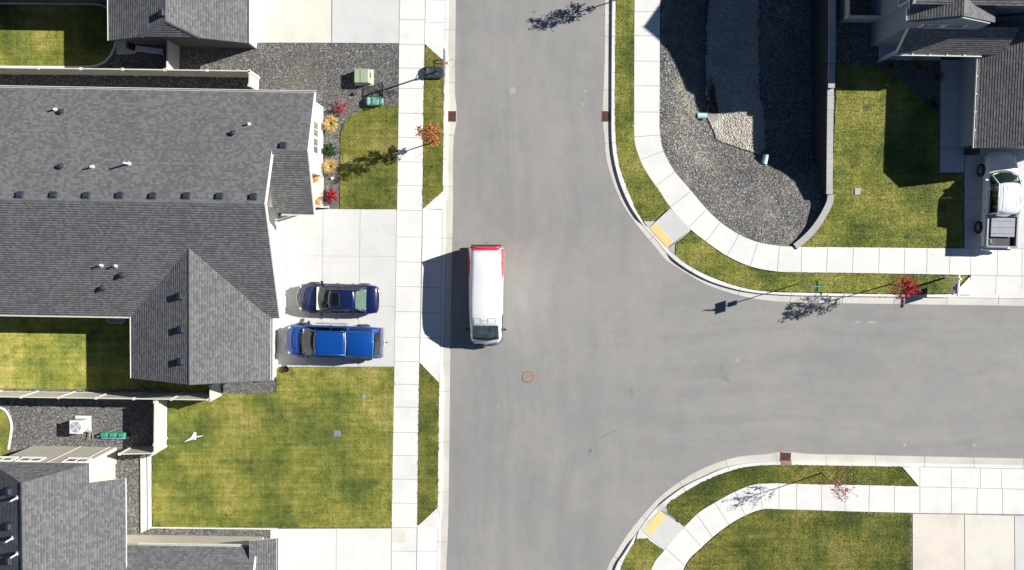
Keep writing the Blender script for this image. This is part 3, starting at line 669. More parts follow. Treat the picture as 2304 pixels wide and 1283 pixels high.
# culvert pipes
for (x, y, dx, dy, lb) in ((1578, 262, 1, .02, 'pale cyan culvert pipe end poking out beside the dark mud streak'), (1720, 360, .25, -1, 'pale blue culvert pipe end at the lower tip of the pale rock channel')):
    z = .02; q = Pz(x, y); t = thing('culvert_pipe', lb, 'drain pipe', q, 0, 'culvert pipe ends in the gravel basin')
    m = MB(); d = Vector((dx, -dy, 0)).normalized(); c0 = Vector((0, 0, .16))
    # a short hollow pipe
    for rr, fl in ((.19, 1), (.165, -1)): m.tube([c0-d*.30, c0+d*.30], rr, 20, 0, caps=False)
    a = d.cross(Vector((0, 0, 1))); ring = lambda r_, e: [c0+d*e+(a*math.cos(2*PI*k/20)+Vector((0,0,1))*math.sin(2*PI*k/20))*r_ for k in range(20)]
    for e in (-.3, .3): m.add(ring(.19, e)+ring(.165, e), [(k, (k+1) % 20, 20+(k+1) % 20, 20+k) for k in range(20)])
    m.build('pipe_wall', simple('pipe_cyan', (.42, .66, .66), .35, .05), t, smooth=True)
    m = MB(); m.tube([c0+d*.02, c0+d*.03], .164, 20, 0); m.build('pipe_throat', BLACK, t)

# ------------------------------------------------------------------ stones
ICO_V = np.array([(1,0,0),(-1,0,0),(0,1,0),(0,-1,0),(0,0,1),(0,0,-1)], float)
ICO_F = np.array([(0,2,4),(2,1,4),(1,3,4),(3,0,4),(2,0,5),(1,2,5),(3,1,5),(0,3,5)])
def inpoly(x, y, poly):
    px = np.array([p[0] for p in poly]); py = np.array([p[1] for p in poly]); ins = np.zeros(len(x), bool); j = len(px)-1
    for i in range(len(px)):
        c = ((py[i] > y) != (py[j] > y)) & (x < (px[j]-px[i])*(y-py[i])/(py[j]-py[i]+1e-12)+px[i]); ins ^= c; j = i
    return ins
def sample(poly, dens):
    xs = [p[0] for p in poly]; ys = [p[1] for p in poly]; x0, x1, y0, y1 = min(xs), max(xs), min(ys), max(ys)
    n = int((x1-x0)*(y1-y0)*dens); x = rng.uniform(x0, x1, n); y = rng.uniform(y0, y1, n); k = inpoly(x, y, poly); return x[k], y[k]
def scatter_mesh(name, V, Fc, mat, kind='stuff'):
    me = bpy.data.meshes.new(name); nv = len(V); nf = len(Fc)
    me.vertices.add(nv); me.vertices.foreach_set('co', V.astype(np.float32).ravel())
    me.loops.add(nf*3); me.loops.foreach_set('vertex_index', Fc.astype(np.int32).ravel())
    me.polygons.add(nf); me.polygons.foreach_set('loop_start', np.arange(0, nf*3, 3, dtype=np.int32)); me.polygons.foreach_set('loop_total', np.full(nf, 3, np.int32))
    me.materials.append(mat); me.update(); me.validate()
    o = bpy.data.objects.new(name, me); COL.objects.link(o); o['kind'] = kind; return o
def stones(name, x, y, z, smin, smax, mat):
    n = len(x); s = rng.uniform(smin, smax, (n, 1, 1)); sh = rng.uniform(.6, 1.3, (n, 6, 1)); asp = rng.uniform(.55, 1.2, (n, 1, 3)); asp[:, :, 2] *= .8
    V = ICO_V[None]*sh*s*asp; a = rng.uniform(0, 2*PI, n); ca, sa = np.cos(a)[:, None], np.sin(a)[:, None]
    X = V[:, :, 0]*ca-V[:, :, 1]*sa; Y = V[:, :, 0]*sa+V[:, :, 1]*ca; t = rng.uniform(-.6, .6, (n, 1)); Z = V[:, :, 2]+X*t
    V = np.stack([X+x[:, None], Y+y[:, None], Z+z[:, None]], 2).reshape(-1, 3)
    Fc = (ICO_F[None]+(np.arange(n)*6)[:, None, None]).reshape(-1, 3)
    return scatter_mesh(name, V, Fc, mat)
STD = m_stone('stone_dark', [(.045, .045, .048), (.095, .093, .092), (.145, .141, .137), (.22, .21, .195), (.40, .38, .35)])
STB = m_stone('stone_basin', [(.07, .07, .073), (.12, .118, .116), (.18, .175, .168), (.27, .255, .235), (.46, .43, .38)])
STC = m_stone('stone_pale', [(.20, .18, .15), (.42, .385, .33), (.60, .57, .51), (.74, .72, .67)])
gp = [[(405, 100), (575, 99), (746, 99), (897, 100), (896, 237), (855, 239), (812, 246), (792, 257), (778, 272), (766, 300), (765, 470), (735, 471), (728, 400), (726, 205), (583, 205), (583, 172), (405, 172)],
      [(264, 95), (404, 92), (404, 168), (240, 164), (250, 130)], [(28, 915), (376, 903), (376, 1000), (28, 1000)],
      [(240, 1020), (318, 1025), (320, 1200), (240, 1200)], [(342, 1191), (620, 1191), (620, 1220), (300, 1220), (320, 1195)], [(497, 855), (621, 855), (620, 885), (498, 885)],
      [(1886, 55), (1975, 55), (1975, 137), (2112, 140), (2112, 258), (2040, 190), (1980, 145), (1884, 140)]]
xs, ys = [], []
for q in gp:
    x, y = sample([P(a, c) for a, c in q], 330); xs.append(x); ys.append(y)
x, y = np.concatenate(xs), np.concatenate(ys)
o = stones('gravel', x, y, np.full(len(x), ZS+.004), .012, .034, STD)
tag(o, 'dark grey crushed gravel mulch filling the house beds', 'gravel')
bp = [P(a, c) for a, c in BL if c > -60]+[P(a, c) for a, c in BR[::-1] if c > -60]
x, y = sample(bp, 230)
z = np.array([basin_z(a, c) for a, c in zip(x, y)])
o = stones('gravel', x, y, z, .016, .045, STB); tag(o, 'dark crushed gravel lining the sunken corner basin', 'gravel')
chp = [r0[0] for r0 in CH_ROWS]+[r0[-1] for r0 in CH_ROWS[::-1]]
x, y = sample(chp, 420); z = np.array([basin_z(a, c)+.05 for a, c in zip(x, y)])
k = y < P(0, -60).y
o = stones('river_rock', x[k], y[k], z[k], .025, .075, STC); tag(o, 'pale river rock lining the channel in the gravel basin', 'rock')

# ------------------------------------------------------------------ grass blades
for kk, lab in ((.76, 'darker olive grass blades on the park strips and front lawns'), (1.0, 'mown yellow green grass blades covering the larger lawns'), (1.3, 'pale yellow grass blades on the back lawn of the large house')):
    VX, FX = [], []; base = 0
    for poly, z, dens, k0 in LAWNS:
        if k0 != kk: continue
        x, y = sample(poly, 620*dens)
        k = (np.abs(x) < 33.5) & (np.abs(y) < 22); x, y = x[k], y[k]; n = len(x)
        if n == 0: continue
        a = rng.uniform(0, 2*PI, n); wd = rng.uniform(.008, .020, n); h = rng.uniform(.02, .06, n); lx, ly = rng.normal(0, .035, n), rng.normal(0, .035, n)
        V = np.zeros((n, 3, 3)); V[:, 0] = np.stack([x-np.cos(a)*wd, y-np.sin(a)*wd, np.full(n, z)], 1)
        V[:, 1] = np.stack([x+np.cos(a)*wd, y+np.sin(a)*wd, np.full(n, z)], 1); V[:, 2] = np.stack([x+lx, y+ly, z+h], 1)
        VX.append(V.reshape(-1, 3)); FX.append(np.arange(n*3).reshape(-1, 3)+base); base += n*3
    o = scatter_mesh('grass', np.concatenate(VX), np.concatenate(FX), GR[kk][1]); tag(o, lab, 'grass')

# ------------------------------------------------------------------ houses
def V_(X, Y): p = Vector(((X-1152)/36, (545-Y)/36)); return (p.x*CR_+p.y*SR_, -p.x*SR_+p.y*CR_)
class Roof(MB):
    def plane(s, pts, up, th=.11, clip=None):
        w_ = [F(*p) for p in pts]; n = (w_[1]-w_[0]).cross(w_[2]-w_[0]).normalized()
        if n.z < 0: w_.reverse(); n = -n
        U3 = F(up[0], up[1], 0); vd = (U3-n*U3.dot(n)).normalized(); ud = vd.cross(n)
        o = len(w_); bt = [p-Vector((0, 0, th)) for p in w_]
        s.add(w_, [tuple(range(o))], 0, [[(p.dot(ud), p.dot(vd)) for p in w_]])
        s.add(bt, [tuple(range(o))[::-1]], 1)
        s.add(bt+w_, [(i, (i+1) % o, o+(i+1) % o, o+i) for i in range(o)], 1)
def bar(mb, a, b, out, wd=.09, ht=.15, up=.012, m=0):
    a, b, o = F(*a), F(*b), F(out[0], out[1], 0)*wd; z1, z0 = Vector((0, 0, up)), Vector((0, 0, -ht))
    vs = [a+z0, a+o+z0, b+o+z0, b+z0, a+z1, a+o+z1, b+o+z1, b+z1]
    f = [(0,1,2,3),(4,7,6,5),(0,4,5,1),(1,5,6,2),(2,6,7,3),(3,7,4,0)]; mb.add(vs, f, m)
def gutter(parent, a, b, out, name='gutter', brackets=False):
    mb = MB(); o = Vector((out[0], out[1], 0))
    A, B = Vector(a), Vector(b)
    bar(mb, A+o*.10, B+o*.10, out, .03, .13, .0)
    bar(mb, A, B, out, .10, .13, -.075, 1)
    L = (B-A).length; k = int(L/.9)
    for i in range(1, k if brackets else 0): q = A.lerp(B, i/k); e = (B-A).normalized()*.03; bar(mb, q-e+o*.0, q+e+o*.0, out, .10, .03, .004)
    return mb.build(name, [TRIM, simple('gutter_inside', (.35, .35, .33), .6)], parent, True)
def rake(parent, segs, out, name='rake_board', mat=None, wd=.08):
    for a, b in segs:
        mb = MB(); bar(mb, a, b, out, wd, .2, .014); mb.build(name, mat or TRIM, parent, True)
def ridgecap(parent, a, b, out):
    A, B = F(*a), F(*b); d = (B-A); L = d.length; k = max(2, int(L/.3)); mb = MB(); o = F(out[0], out[1], 0)*.11
    for i in range(k):
        p, q = A+d*(i/k), A+d*((i+1)/k); z = Vector((0, 0, .008)); dz = Vector((0, 0, -.05))
        mb.add([p-o+z+dz, q-o+z+dz, q+z, p+z, p+o+z+dz, q+o+z+dz], [(0, 1, 2, 3), (3, 2, 5, 4)], 0)
    return mb.build('ridge_cap', simple('ridge_shingle', (.118, .119, .126), .9, .25, 3), parent, True)
def pent(mb, s0, s1, t0, t1, ze, axis, p, zb=.02, m=0, ridge=None):
    if axis == 't':   # ridge runs along t, gables face t
        mid = (s0+s1)/2; zr = ze+(s1-s0)/2*p; prof = [(s0, zb), (s1, zb), (s1, ze), (mid, zr), (s0, ze)]
        a = [F(s, t0, z) for s, z in prof]; b = [F(s, t1, z) for s, z in prof]
    else:
        mid = (t0+t1)/2; zr = ze+(t1-t0)/2*p; prof = [(t0, zb), (t1, zb), (t1, ze), (mid, zr), (t0, ze)]
        a = [F(s1, t, z) for t, z in prof]; b = [F(s0, t, z) for t, z in prof]
    mb.add(a+b, [(0, 1, 2, 3, 4), (9, 8, 7, 6, 5)]+[(i, 5+i, 5+(i+1) % 5, (i+1) % 5) for i in range(5)], m)
def fbox(mb, s0, s1, t0, t1, z0, z1, m=0):
    mb.prism([F(s0, t0), F(s1, t0), F(s1, t1), F(s0, t1)], z0, z1, m, bottom=True)
def window(parent, face, c, wd, z0, z1, panes=2):
    """face: 'E' plane s=c0 / 'S','N' plane t=c0 ; c=(c0, along)"""
    fr, gl = MB(), MB(); c0, al = c; sg = 1 if face in 'EN' else -1
    def bx(mb, a0, a1, za, zb, d0, d1, m=0):
        lo, hi = sorted((c0+sg*d0, c0+sg*d1))
        if face == 'E' or face == 'W': fbox(mb, lo, hi, a0, a1, za, zb, m)
        else: fbox(mb, a0, a1, lo, hi, za, zb, m)
    if face == 'W': sg = -1
    a0, a1 = al-wd/2, al+wd/2; k = .07
    bx(fr, a0-k, a1+k, z1, z1+k, 0, .06); bx(fr, a0-k, a1+k, z0-k, z0, 0, .08); bx(fr, a0-k, a0, z0, z1, 0, .06); bx(fr, a1, a1+k, z0, z1, 0, .06)
    for i in range(1, panes): q = a0+wd*i/panes; bx(fr, q-.025, q+.025, z0, z1, 0, .05)
    bx(gl, a0, a1, z0, z1, .005, .025)
    f = fr.build('window', TRIM, parent, True)
    me = gl.build('pane', GLASSD, parent, True); me.parent = f; return f
def garage_door(parent, face, c0, a0, a1, z1=2.2):
    mb = MB(); n = 4
    for i in range(n):
        za, zb = .14+(z1-.14)*i/n+.01, .14+(z1-.14)*(i+1)/n-.01
        if face == 'E': fbox(mb, c0, c0+.05, a0, a1, za, zb)
        else: fbox(mb, a0, a1, c0-.05, c0, za, zb)
        k = int((a1-a0)/.6)
        for j in range(k):
            b0 = a0+(a1-a0)*(j+.12)/k; b1 = a0+(a1-a0)*(j+.88)/k
            if face == 'E': fbox(mb, c0+.05, c0+.062, b0, b1, za+.08, zb-.08)
            else: fbox(mb, b0, b1, c0-.062, c0-.05, za+.08, zb-.08)
    return mb.build('garage_door', simple('door_cream', (.58, .55, .48), .5, .04), parent, True)
def on_plane(px, py, a, n): return Pp(px, py, a, n)
def box_vent(parent, pos, up2, first=[None]):
    """low slant-backed box vent with hood; up2 = downslope direction angle"""
    mb = MB(); s = .17
    mb.box((0, 0, .02), (.44, .44, .02), m=1)
    vs = [(-s, -s, .02), (s, -s, .02), (s, s, .02), (-s, s, .02), (-s, -s, .16), (s, -s, .20), (s, s, .20), (-s, s, .16)]
    mb.add(vs, [(0,3,2,1),(4,5,6,7),(0,1,5,4),(1,2,6,5),(2,3,7,6),(3,0,4,7)], 0)
    o = mb.build('box_vent', [simple('vent_steel', (.045, .058, .08), .4, .1, 3, .3), simple('vent_flange', (.07, .07, .08), .8)], None, False, bevel=.012)
    return o
def place_on_roof(o, parent, pos, rz=0, tiltn=None):
    Mi = (Matrix.Translation(parent.location)@Matrix.Rotation(parent.rotation_euler.z, 4, 'Z')).inverted()
    o.parent = parent; o.location = Mi@pos; o.rotation_euler = (0, 0, rz)
    if tiltn is not None:
        q = Vector((0, 0, 1)).rotation_difference(tiltn); o.rotation_euler = (q@Matrix.Rotation(rz, 3, 'Z').to_quaternion()).to_euler()
def pipe_vent(h, r=.055):
    mb = MB(); mb.tube([(0, 0, -.05), (0, 0, h)], r, 12, 0, caps=False); mb.tube([(0, 0, h), (0, 0, h-.02)], r*.75, 12, 1); mb.lathe((0, 0, 0), [(.15, .0), (.13, .02), (.07, .07)], 16, 2)
    return mb.build('vent_pipe', [PIPEW, BLACK, simple('boot_grey', (.35, .38, .40), .6)])
def cap_vent():
    mb = MB(); mb.lathe((0, 0, 0), [(.17, 0), (.15, .02), (.09, .05), (.09, .16), (.15, .17), (.15, .23), (.04, .27)], 18, 0)
    return mb.build('cap_vent', simple('vent_dark', (.03, .033, .038), .5, .2))

p5 = .445
# ---- the large house on the left
eN = U(350, 203, 2.9)[1]; eS = U(150, 709, 2.9)[1]; xG = U(628, 712, 2.9)[0]; xB = U(707, 208, 2.9)[0]; xW = U(-330, 450, 2.9)[0]
tR = (eN+eS)/2; hR = 2.9+(eN-tR)*p5
tb = U(660, 480, 2.9)[1]; tB = U(650, 339, 4.45)[1]; hB = 2.9+(eN-tB)*p5; pb = (hB-2.9)/(tB-tb)
ww = U(297, 780, 2.9)[0]; we = U(609, 780, 2.9)[0]; wr = (ww+we)/2; hW = 2.9+(we-ww)/2*p5; tS = U(350, 852, 2.9)[1]; tN = eS+(hW-2.9)/p5
H2 = thing('house', 'large cream house at left with long dark shingled roof beside the two blue vehicles', 'house', F((xW+xG)/2, tR, 0))
rf = Roof()
rf.plane([(xW, eN, 2.9), (xB, eN, 2.9), (xB, tB, hB), (xG, tB, hB), (xG, tR, hR), (xW, tR, hR)], (0, -1))
rf.plane([(xW, eS, 2.9), (xG, eS, 2.9), (xG, tR, hR), (xW, tR, hR)], (0, 1))
rf.plane([(xG-.35, tb, 2.9), (xB, tb, 2.9), (xB, tB, hB), (xG-.35, tB, hB)], (0, 1))
rf.plane([(ww, tS, 2.9), (wr, tS, hW), (wr, tN, hW), (ww, eS, 2.9)], (1, 0))
rf.plane([(wr, tS, hW), (we, tS, 2.9), (we, eS, 2.9), (wr, tN, hW)], (-1, 0))
R2 = rf.build('roof', [SH, TRIM], H2, True)
gutter(H2, (xW, eN, 2.88), (xB+.08, eN, 2.88), (0, 1)); gutter(H2, (xW, eS, 2.88), (ww-.1, eS, 2.88), (0, -1)); gutter(H2, (ww, tS, 2.88), (ww, eS, 2.88), (-1, 0))
gutter(H2, (xG+.1, tb, 2.88), (xB, tb, 2.88), (0, -1)); gutter(H2, (we, tS, 2.88), (we, eS, 2.88), (1, 0))
rake(H2, [((xB, eN, 2.9), (xB, tB, hB)), ((xB, tB, hB), (xB, tb, 2.9)), ((xG, tB-.25, hB+.1), (xG, tR, hR)), ((xG, tR, hR), (xG, eS, 2.9))], (1, 0))
rake(H2, [((ww, tS, 2.9), (wr, tS, hW)), ((wr, tS, hW), (we, tS, 2.9))], (0, -1), mat=DKMET, wd=.03)  # dark colour stands for shade on these south-facing boards
ridgecap(H2, (xW, tR, hR), (xG, tR, hR), (0, 1)); ridgecap(H2, (wr, tS, hW), (wr, tN, hW), (1, 0)); ridgecap(H2, (xG, tB, hB), (xB, tB, hB), (0, 1))
wl = MB(); xwall = U(627, 600, .1)[0]
pent(wl, xW+.3, xwall, eS+.45, eN-.45, 2.9+.45*p5-.14, 's', p5)
wB = U(725, 300, .1)[0]; tp = U(725, 396, .1)[1]
w_e = [(wB, eN-.45), (wB, tp)]
prof = [(eN-.45, .02), (eN-.45, 2.9+.45*p5-.14), (tB, hB-.14), (tp, hB-.14-(tB-tp)*pb), (tp, .02)]
a = [F(wB, t, z) for t, z in prof]; b_ = [F(xG-1.5, t, z) for t, z in prof]
wl.add(a+b_, [(0, 1, 2, 3, 4)[::-1], (5, 6, 7, 8, 9)]+[(i, (i+1) % 5, 5+(i+1) % 5, 5+i) for i in range(5)])
fbox(wl, xG-1.5, U(700, 430, .1)[0], tb+.35, tp+.2, .02, 2.75)
pent(wl, ww+.45, U(620, 760, .1)[0], tS+.3, tR-1, 2.9+.45*p5-.14, 't', p5)
WH = wl.build('wall', WALLW, H2, True)
for y0, y1 in ((276, 307), (313, 345)): window(H2, 'E', (wB, (U(705, y0, 2)[1]+U(705, y1, 2)[1])/2), .82, 1.25, 2.55)
garage_door(H2, 'E', xwall, U(627, 690, .1)[1], U(627, 505, .1)[1]); garage_door(H2, 'E', U(620, 760, .1)[0], U(620, 795, .1)[1], U(620, 722, .1)[1])
m = MB(); s0, t0 = U(637, 679, .1); fbox(m, s0-.45, s0+.22, t0-.33, t0+.33, .1, 1.1); fbox(m, s0-.5, s0+.27, t0-.38, t0+.38, 1.1, 1.18); fbox(m, s0-.4, s0, t0-.12, t0+.12, 1.18, 2.9); m.build('pillar', TRIM, H2, True)
m = MB(); s0, t0 = U(620, 815, .1); fbox(m, s0-.3, s0+.15, t0-.35, t0+.2, .1, 1.1); fbox(m, s0-.35, s0+.2, t0-.40, t0+.25, 1.1, 1.18); fbox(m, s0-.1, s0+.06, t0-.9, t0-.35, .1, 1.0); m.build('pillar', TRIM, H2, True)
m = MB(); s0, t0 = U(737, 466, .1); fbox(m, s0-.35, s0-.25, t0-.06, t0+.04, .1, 2.8); fbox(m, s0-.95, s0+.1, t0-.04, t0+.03, .1, .35); m.build('porch_post', TRIM, H2, True)
m = MB(); a, b_ = U(728, 395, .1), U(690, 467, .1); fbox(m, b_[0], a[0], b_[1], a[1], .02, .26); m.build('porch_slab', CONCC, H2, True)
m = MB(); fbox(m, wB-.02, wB+.05, eN-.5, eN-.38, .1, 2.9); fbox(m, wB-.02, wB+.06, tp-.02, eN-.4, .1, .28); m.build('corner_trim', TRIM, H2, True)
nN = (F(0, 0, 0)-F(0, 0, 0)+Vector((0, 0, 1))+F(0, 1, 0)*p5).normalized(); nS = (Vector((0, 0, 1))-F(0, 1, 0)*p5).normalized()
nWw = (Vector((0, 0, 1))-F(1, 0, 0)*p5).normalized(); nE = (Vector((0, 0, 1))+F(1, 0, 0)*p5).normalized()
v0 = box_vent(None, None, None); used = False
def put_vent(px, py, a, n, parent, rz=0.0):
    global used
    o = v0 if not used else v0.copy()
    if used: COL.objects.link(o)
    used = True; place_on_roof(o, parent, Pp(px, py, a, n), rz, n)
aN, aS = F(0, eN, 2.9), F(0, eS, 2.9)
for x, y in ((46, 441), (122, 441), (196, 442), (271, 442), (345, 443), (421, 443), (495, 444), (571, 445)): put_vent(x, y-1, aN, nN, R2)
put_vent(638, 329, aN, nN, R2)
for x, y in ((406, 666), (409, 741), (408, 813)): put_vent(x, y, F(ww, 0, 2.9), nWw, R2)
pv, cv = pipe_vent(.42), cap_vent(); pu = cu = False
def put_pipe(px, py, a, n, parent, h=1.0):
    global pu
    o = pv if not pu else pv.copy()
    if pu: COL.objects.link(o)
    pu = True; Mi = (Matrix.Translation(parent.location)).inverted(); o.parent = parent; o.location = Mi@Pp(px, py, a, n); o.scale = (1, 1, h)
def put_cap(px, py, a, n, parent):
    global cu
    o = cv if not cu else cv.copy()
    if cu: COL.objects.link(o)
    cu = True; o.parent = parent; o.location = Pp(px, py, a, n)-parent.location
R2.location = (0, 0, 0)
class _L: pass
def pp(o): return o
R2L = H2   # the roof shares the house's local frame
for x, y, h in ((124, 247, .8), (559, 280, .7), (290, 369, 2.0), (208, 376, 1.0)):
    o_loc = Pp(x, y, aN, nN)-H2.location; q = pv if not pu else pv.copy()
    if pu: COL.objects.link(q)
    pu = True; q.parent = R2; q.location = o_loc; q.scale = (1, 1, h)
for x, y, h in ((228, 597, .8), (260, 598, .7)):
    q = pv.copy(); COL.objects.link(q); q.parent = R2; q.location = Pp(x, y, aS, nS)-H2.location; q.scale = (1, 1, h)
for x, y, a, n in ((140, 252, aN, nN), (526, 300, aN, nN), (139, 375, aN, nN), (276, 619, aS, nS), (233, 648, aS, nS)):
    q = cv if not cu else cv.copy()
    if cu: COL.objects.link(q)
    cu = True; q.parent = R2; q.location = Pp(x, y, a, n)-H2.location
for o in list(R2.children):   # box vents were placed relative to the roof's parent frame
    if o.name.startswith('box_vent'): o.location = o.location-H2.location

# ---- neighbour house at the top left
eW, eE = U(246, 40, 2.9)[0], U(556, 40, 2.9)[0]; tS1 = U(250, 91, 2.9)[1]; sr = (eW+eE)/2; hr = 2.9+(eE-eW)/2*p5; tT = U(372, -330, 2.9)[1]
hc = 3.92; k_ = (hc-2.9)/p5; tA = U(374, 46, hr)[1]
H1 = thing('house', 'grey roofed house at the top left with clipped gable above the fence', 'house', F(sr, (tS1+tT)/2, 0))
rf = Roof()
rf.plane([(eW, tS1, 2.9), (eW+k_, tS1, hc), (sr, tA, hr), (sr, tT, hr), (eW, tT, 2.9)], (1, 0))
rf.plane([(eE, tS1, 2.9), (eE-k_, tS1, hc), (sr, tA, hr), (sr, tT, hr), (eE, tT, 2.9)], (-1, 0))
rf.plane([(eW+k_, tS1, hc), (eE-k_, tS1, hc), (sr, tA, hr)], (0, 1))
tw = U(100, -9, 2.9)[1]
rf.plane([(eW-14, tw, 2.9), (eW+.5, tw, 2.9), (eW+.5, tw+4, 2.9+4*p5), (eW-14, tw+4, 2.9+4*p5)], (0, 1))
R1 = rf.build('roof', [SH, simple('fascia_painted_shade', (.10, .10, .11), .7)], H1, True)  # roof edges coloured dark to stand for shade on the south side
gutter(H1, (eW, tS1, 2.88), (eW, tw, 2.88), (-1, 0)); gutter(H1, (eE, tS1, 2.88), (eE, tT, 2.88), (1, 0))
rake(H1, [((eW, tS1, 2.9), (eW+k_, tS1, hc)), ((eE-k_, tS1, hc), (eE, tS1, 2.9))], (0, -1), mat=DKMET, wd=.03); bm_ = MB()  # south rake boards get a dark colour in place of shade
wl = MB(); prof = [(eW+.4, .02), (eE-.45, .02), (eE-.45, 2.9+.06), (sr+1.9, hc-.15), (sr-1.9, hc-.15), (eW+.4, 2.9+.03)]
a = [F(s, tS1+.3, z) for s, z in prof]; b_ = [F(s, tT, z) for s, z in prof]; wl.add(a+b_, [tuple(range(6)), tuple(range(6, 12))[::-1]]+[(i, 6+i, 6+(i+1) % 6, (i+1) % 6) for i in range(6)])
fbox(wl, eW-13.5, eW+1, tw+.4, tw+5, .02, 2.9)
wl.build('wall', m_siding('siding_painted_shade', (.10, .098, .092)), H1, True)  # cream wall coloured dark so its south side reads as shaded
m = MB(); fbox(m, eE-.45, eE-.41, tS1+.3, tT, .02, 2.85); m.build('cream_panel', WALLC, H1, True)  # the wall's own cream, laid over the sunlit east side only
m = MB(); s0 = eE-.45; fbox(m, s0+.05, s0+.14, tS1+.31, tS1+.9, .1, 2.7); m.build('corner_trim', TRIM, H1, True)
garage_door(H1, 'E', s0+.045, tS1+1.2, tS1+6.0)
q = v0.copy(); COL.objects.link(q); n_ = nWw; q.parent = R1; q.location = Pp(366, 30, F(eW, 0, 2.9), n_)-H1.location; q.rotation_euler = Vector((0, 0, 1)).rotation_difference(n_).to_euler()
ridgecap(H1, (sr, tA, hr), (sr, tT, hr), (1, 0)); ridgecap(H1, (eW+k_, tS1, hc), (sr, tA, hr), (.7, -.7)); ridgecap(H1, (eE-k_, tS1, hc), (sr, tA, hr), (.7, .7))

# ---- house at the bottom left
p3, hN3 = .6, 4.3
sA, tN3 = U(201, 1043, hN3)
def solve(px, py):
    h = 4.0
    for _ in range(30): s_ = U(px, py, h)[0]; h = .5*h+.5*(hN3-(s_-sA)*p3)
    return s_, h
sE3, hE3 = solve(283, 1150); sr3, hr3 = solve(50, 1180); tA3 = U(50, 1087, hr3)[1]; tS3 = U(50, 1700, 3)[1]; t87 = U(240, 1087, hN3)[1]
sWn = 2*sr3-sA; pE = (hE3-2.7)/p3
H3 = thing('house', 'tan house at the bottom left with shaded dark roof slope and pale gravel side yard', 'house', F(sr3, (tN3+tS3)/2, 0))
rf = Roof()
rf.plane([(sA, tN3, hN3), (sr3, tA3, hr3), (sr3, tS3, hr3), (sE3, tS3, hE3), (sE3, t87, hE3), (sA, t87, hN3)], (-1, 0))
rf.plane([(sWn, tN3, hN3), (sr3, tA3, hr3), (sr3, tS3, hr3), (sWn-2, tS3, hN3-2*p3), (sWn-2, tN3-.01, hN3-2*p3)], (1, 0))
rf.plane([(sA, tN3, hN3), (sWn, tN3, hN3), (sr3, tA3, hr3)], (0, -1))
tg = U(430, 1229, 2.7)[1]; sg = U(576, 1229, 2.7)[0]; pg = .5; hgr = 2.7+3.6*pg
rf.plane([(sr3, tg, 2.7), (sg, tg, 2.7), (sg, tg-3.6, hgr), (sr3, tg-3.6, hgr)], (0, -1)); rf.plane([(sr3, tg-7.2, 2.7), (sg, tg-7.2, 2.7), (sg, tg-3.6, hgr), (sr3, tg-3.6, hgr)], (0, 1))
sp = U(622, 1260, 2.6)[0]; tp1 = U(600, 1212, 2.6)[1]
rf.plane([(sg-.3, tp1, 3.05), (sp, tp1, 2.6), (sp, tp1-6, 2.6), (sg-.3, tp1-6, 3.05)], (-1, 0))
R3 = rf.build('roof', [SH, TRIM], H3, True)
gutter(H3, (sE3+.4, tg, 2.68), (sg+.08, tg, 2.68), (0, 1)); gutter(H3, (sp, tp1, 2.58), (sp, tp1-6, 2.58), (1, 0))
rake(H3, [((sg, tg, 2.7), (sg, tg-3.6, hgr)), ((sg, tg-3.6, hgr), (sg, tg-7.2, 2.7))], (1, 0))
wl = MB(); fbox(wl, sWn+.1, sA-.50, tS3, tN3-.10, .02, hN3-.12); fbox(wl, sr3, sE3-1.5, tS3, t87-1.6, .02, hE3-.02)
pent(wl, sr3, sg-.3, tg-6.9, tg-.3, 2.72, 's', pg)
wl.build('wall', m_siding('siding_sand', (.56, .52, .43)), H3, True)
m = MB(); fbox(m, sA-.50, sA-.42, t87+.02, tN3-.10, .02, hN3-.12); m.build('cream_panel', simple('cream_stucco', (.70, .63, .50), .8, .05), H3, True)
for px_ in (5, 68, 172): window(H3, 'N', (tN3-.10, U(px_, 1036, 3.4)[0]), 1.25, 3.0, 3.7)
for px_ in (100, 170):
    m = MB(); c_ = U(px_, 1030, 3.5)[0]+.35; fbox(m, c_-.03, c_+.03, tN3-.10, tN3-.07, .1, hN3-.15); m.build('wall_trim', simple('tan_trim', (.60, .56, .47), .6, .05), H3, True)
ridgecap(H3, (sr3, tA3, hr3), (sr3, tS3, hr3), (1, 0))
nW3 = (Vector((0, 0, 1))-F(1, 0, 0)*p3).normalized(); a3 = F(sr3, 0, hr3)
for x, y in ((22, 1105), (22, 1184), (22, 1262)):
    q = v0.copy(); COL.objects.link(q); q.parent = R3; q.location = Pp(x, y, a3, nW3)-H3.location; q.rotation_euler = Vector((0, 0, 1)).rotation_difference(nW3).to_euler()
for x, y in ((39, 1120), (28, 1211), (39, 1246)):
    q = pv.copy(); COL.objects.link(q); q.parent = R3; q.location = Pp(x, y, a3, nW3)-H3.location; q.scale = (.9, .9, 1.7)

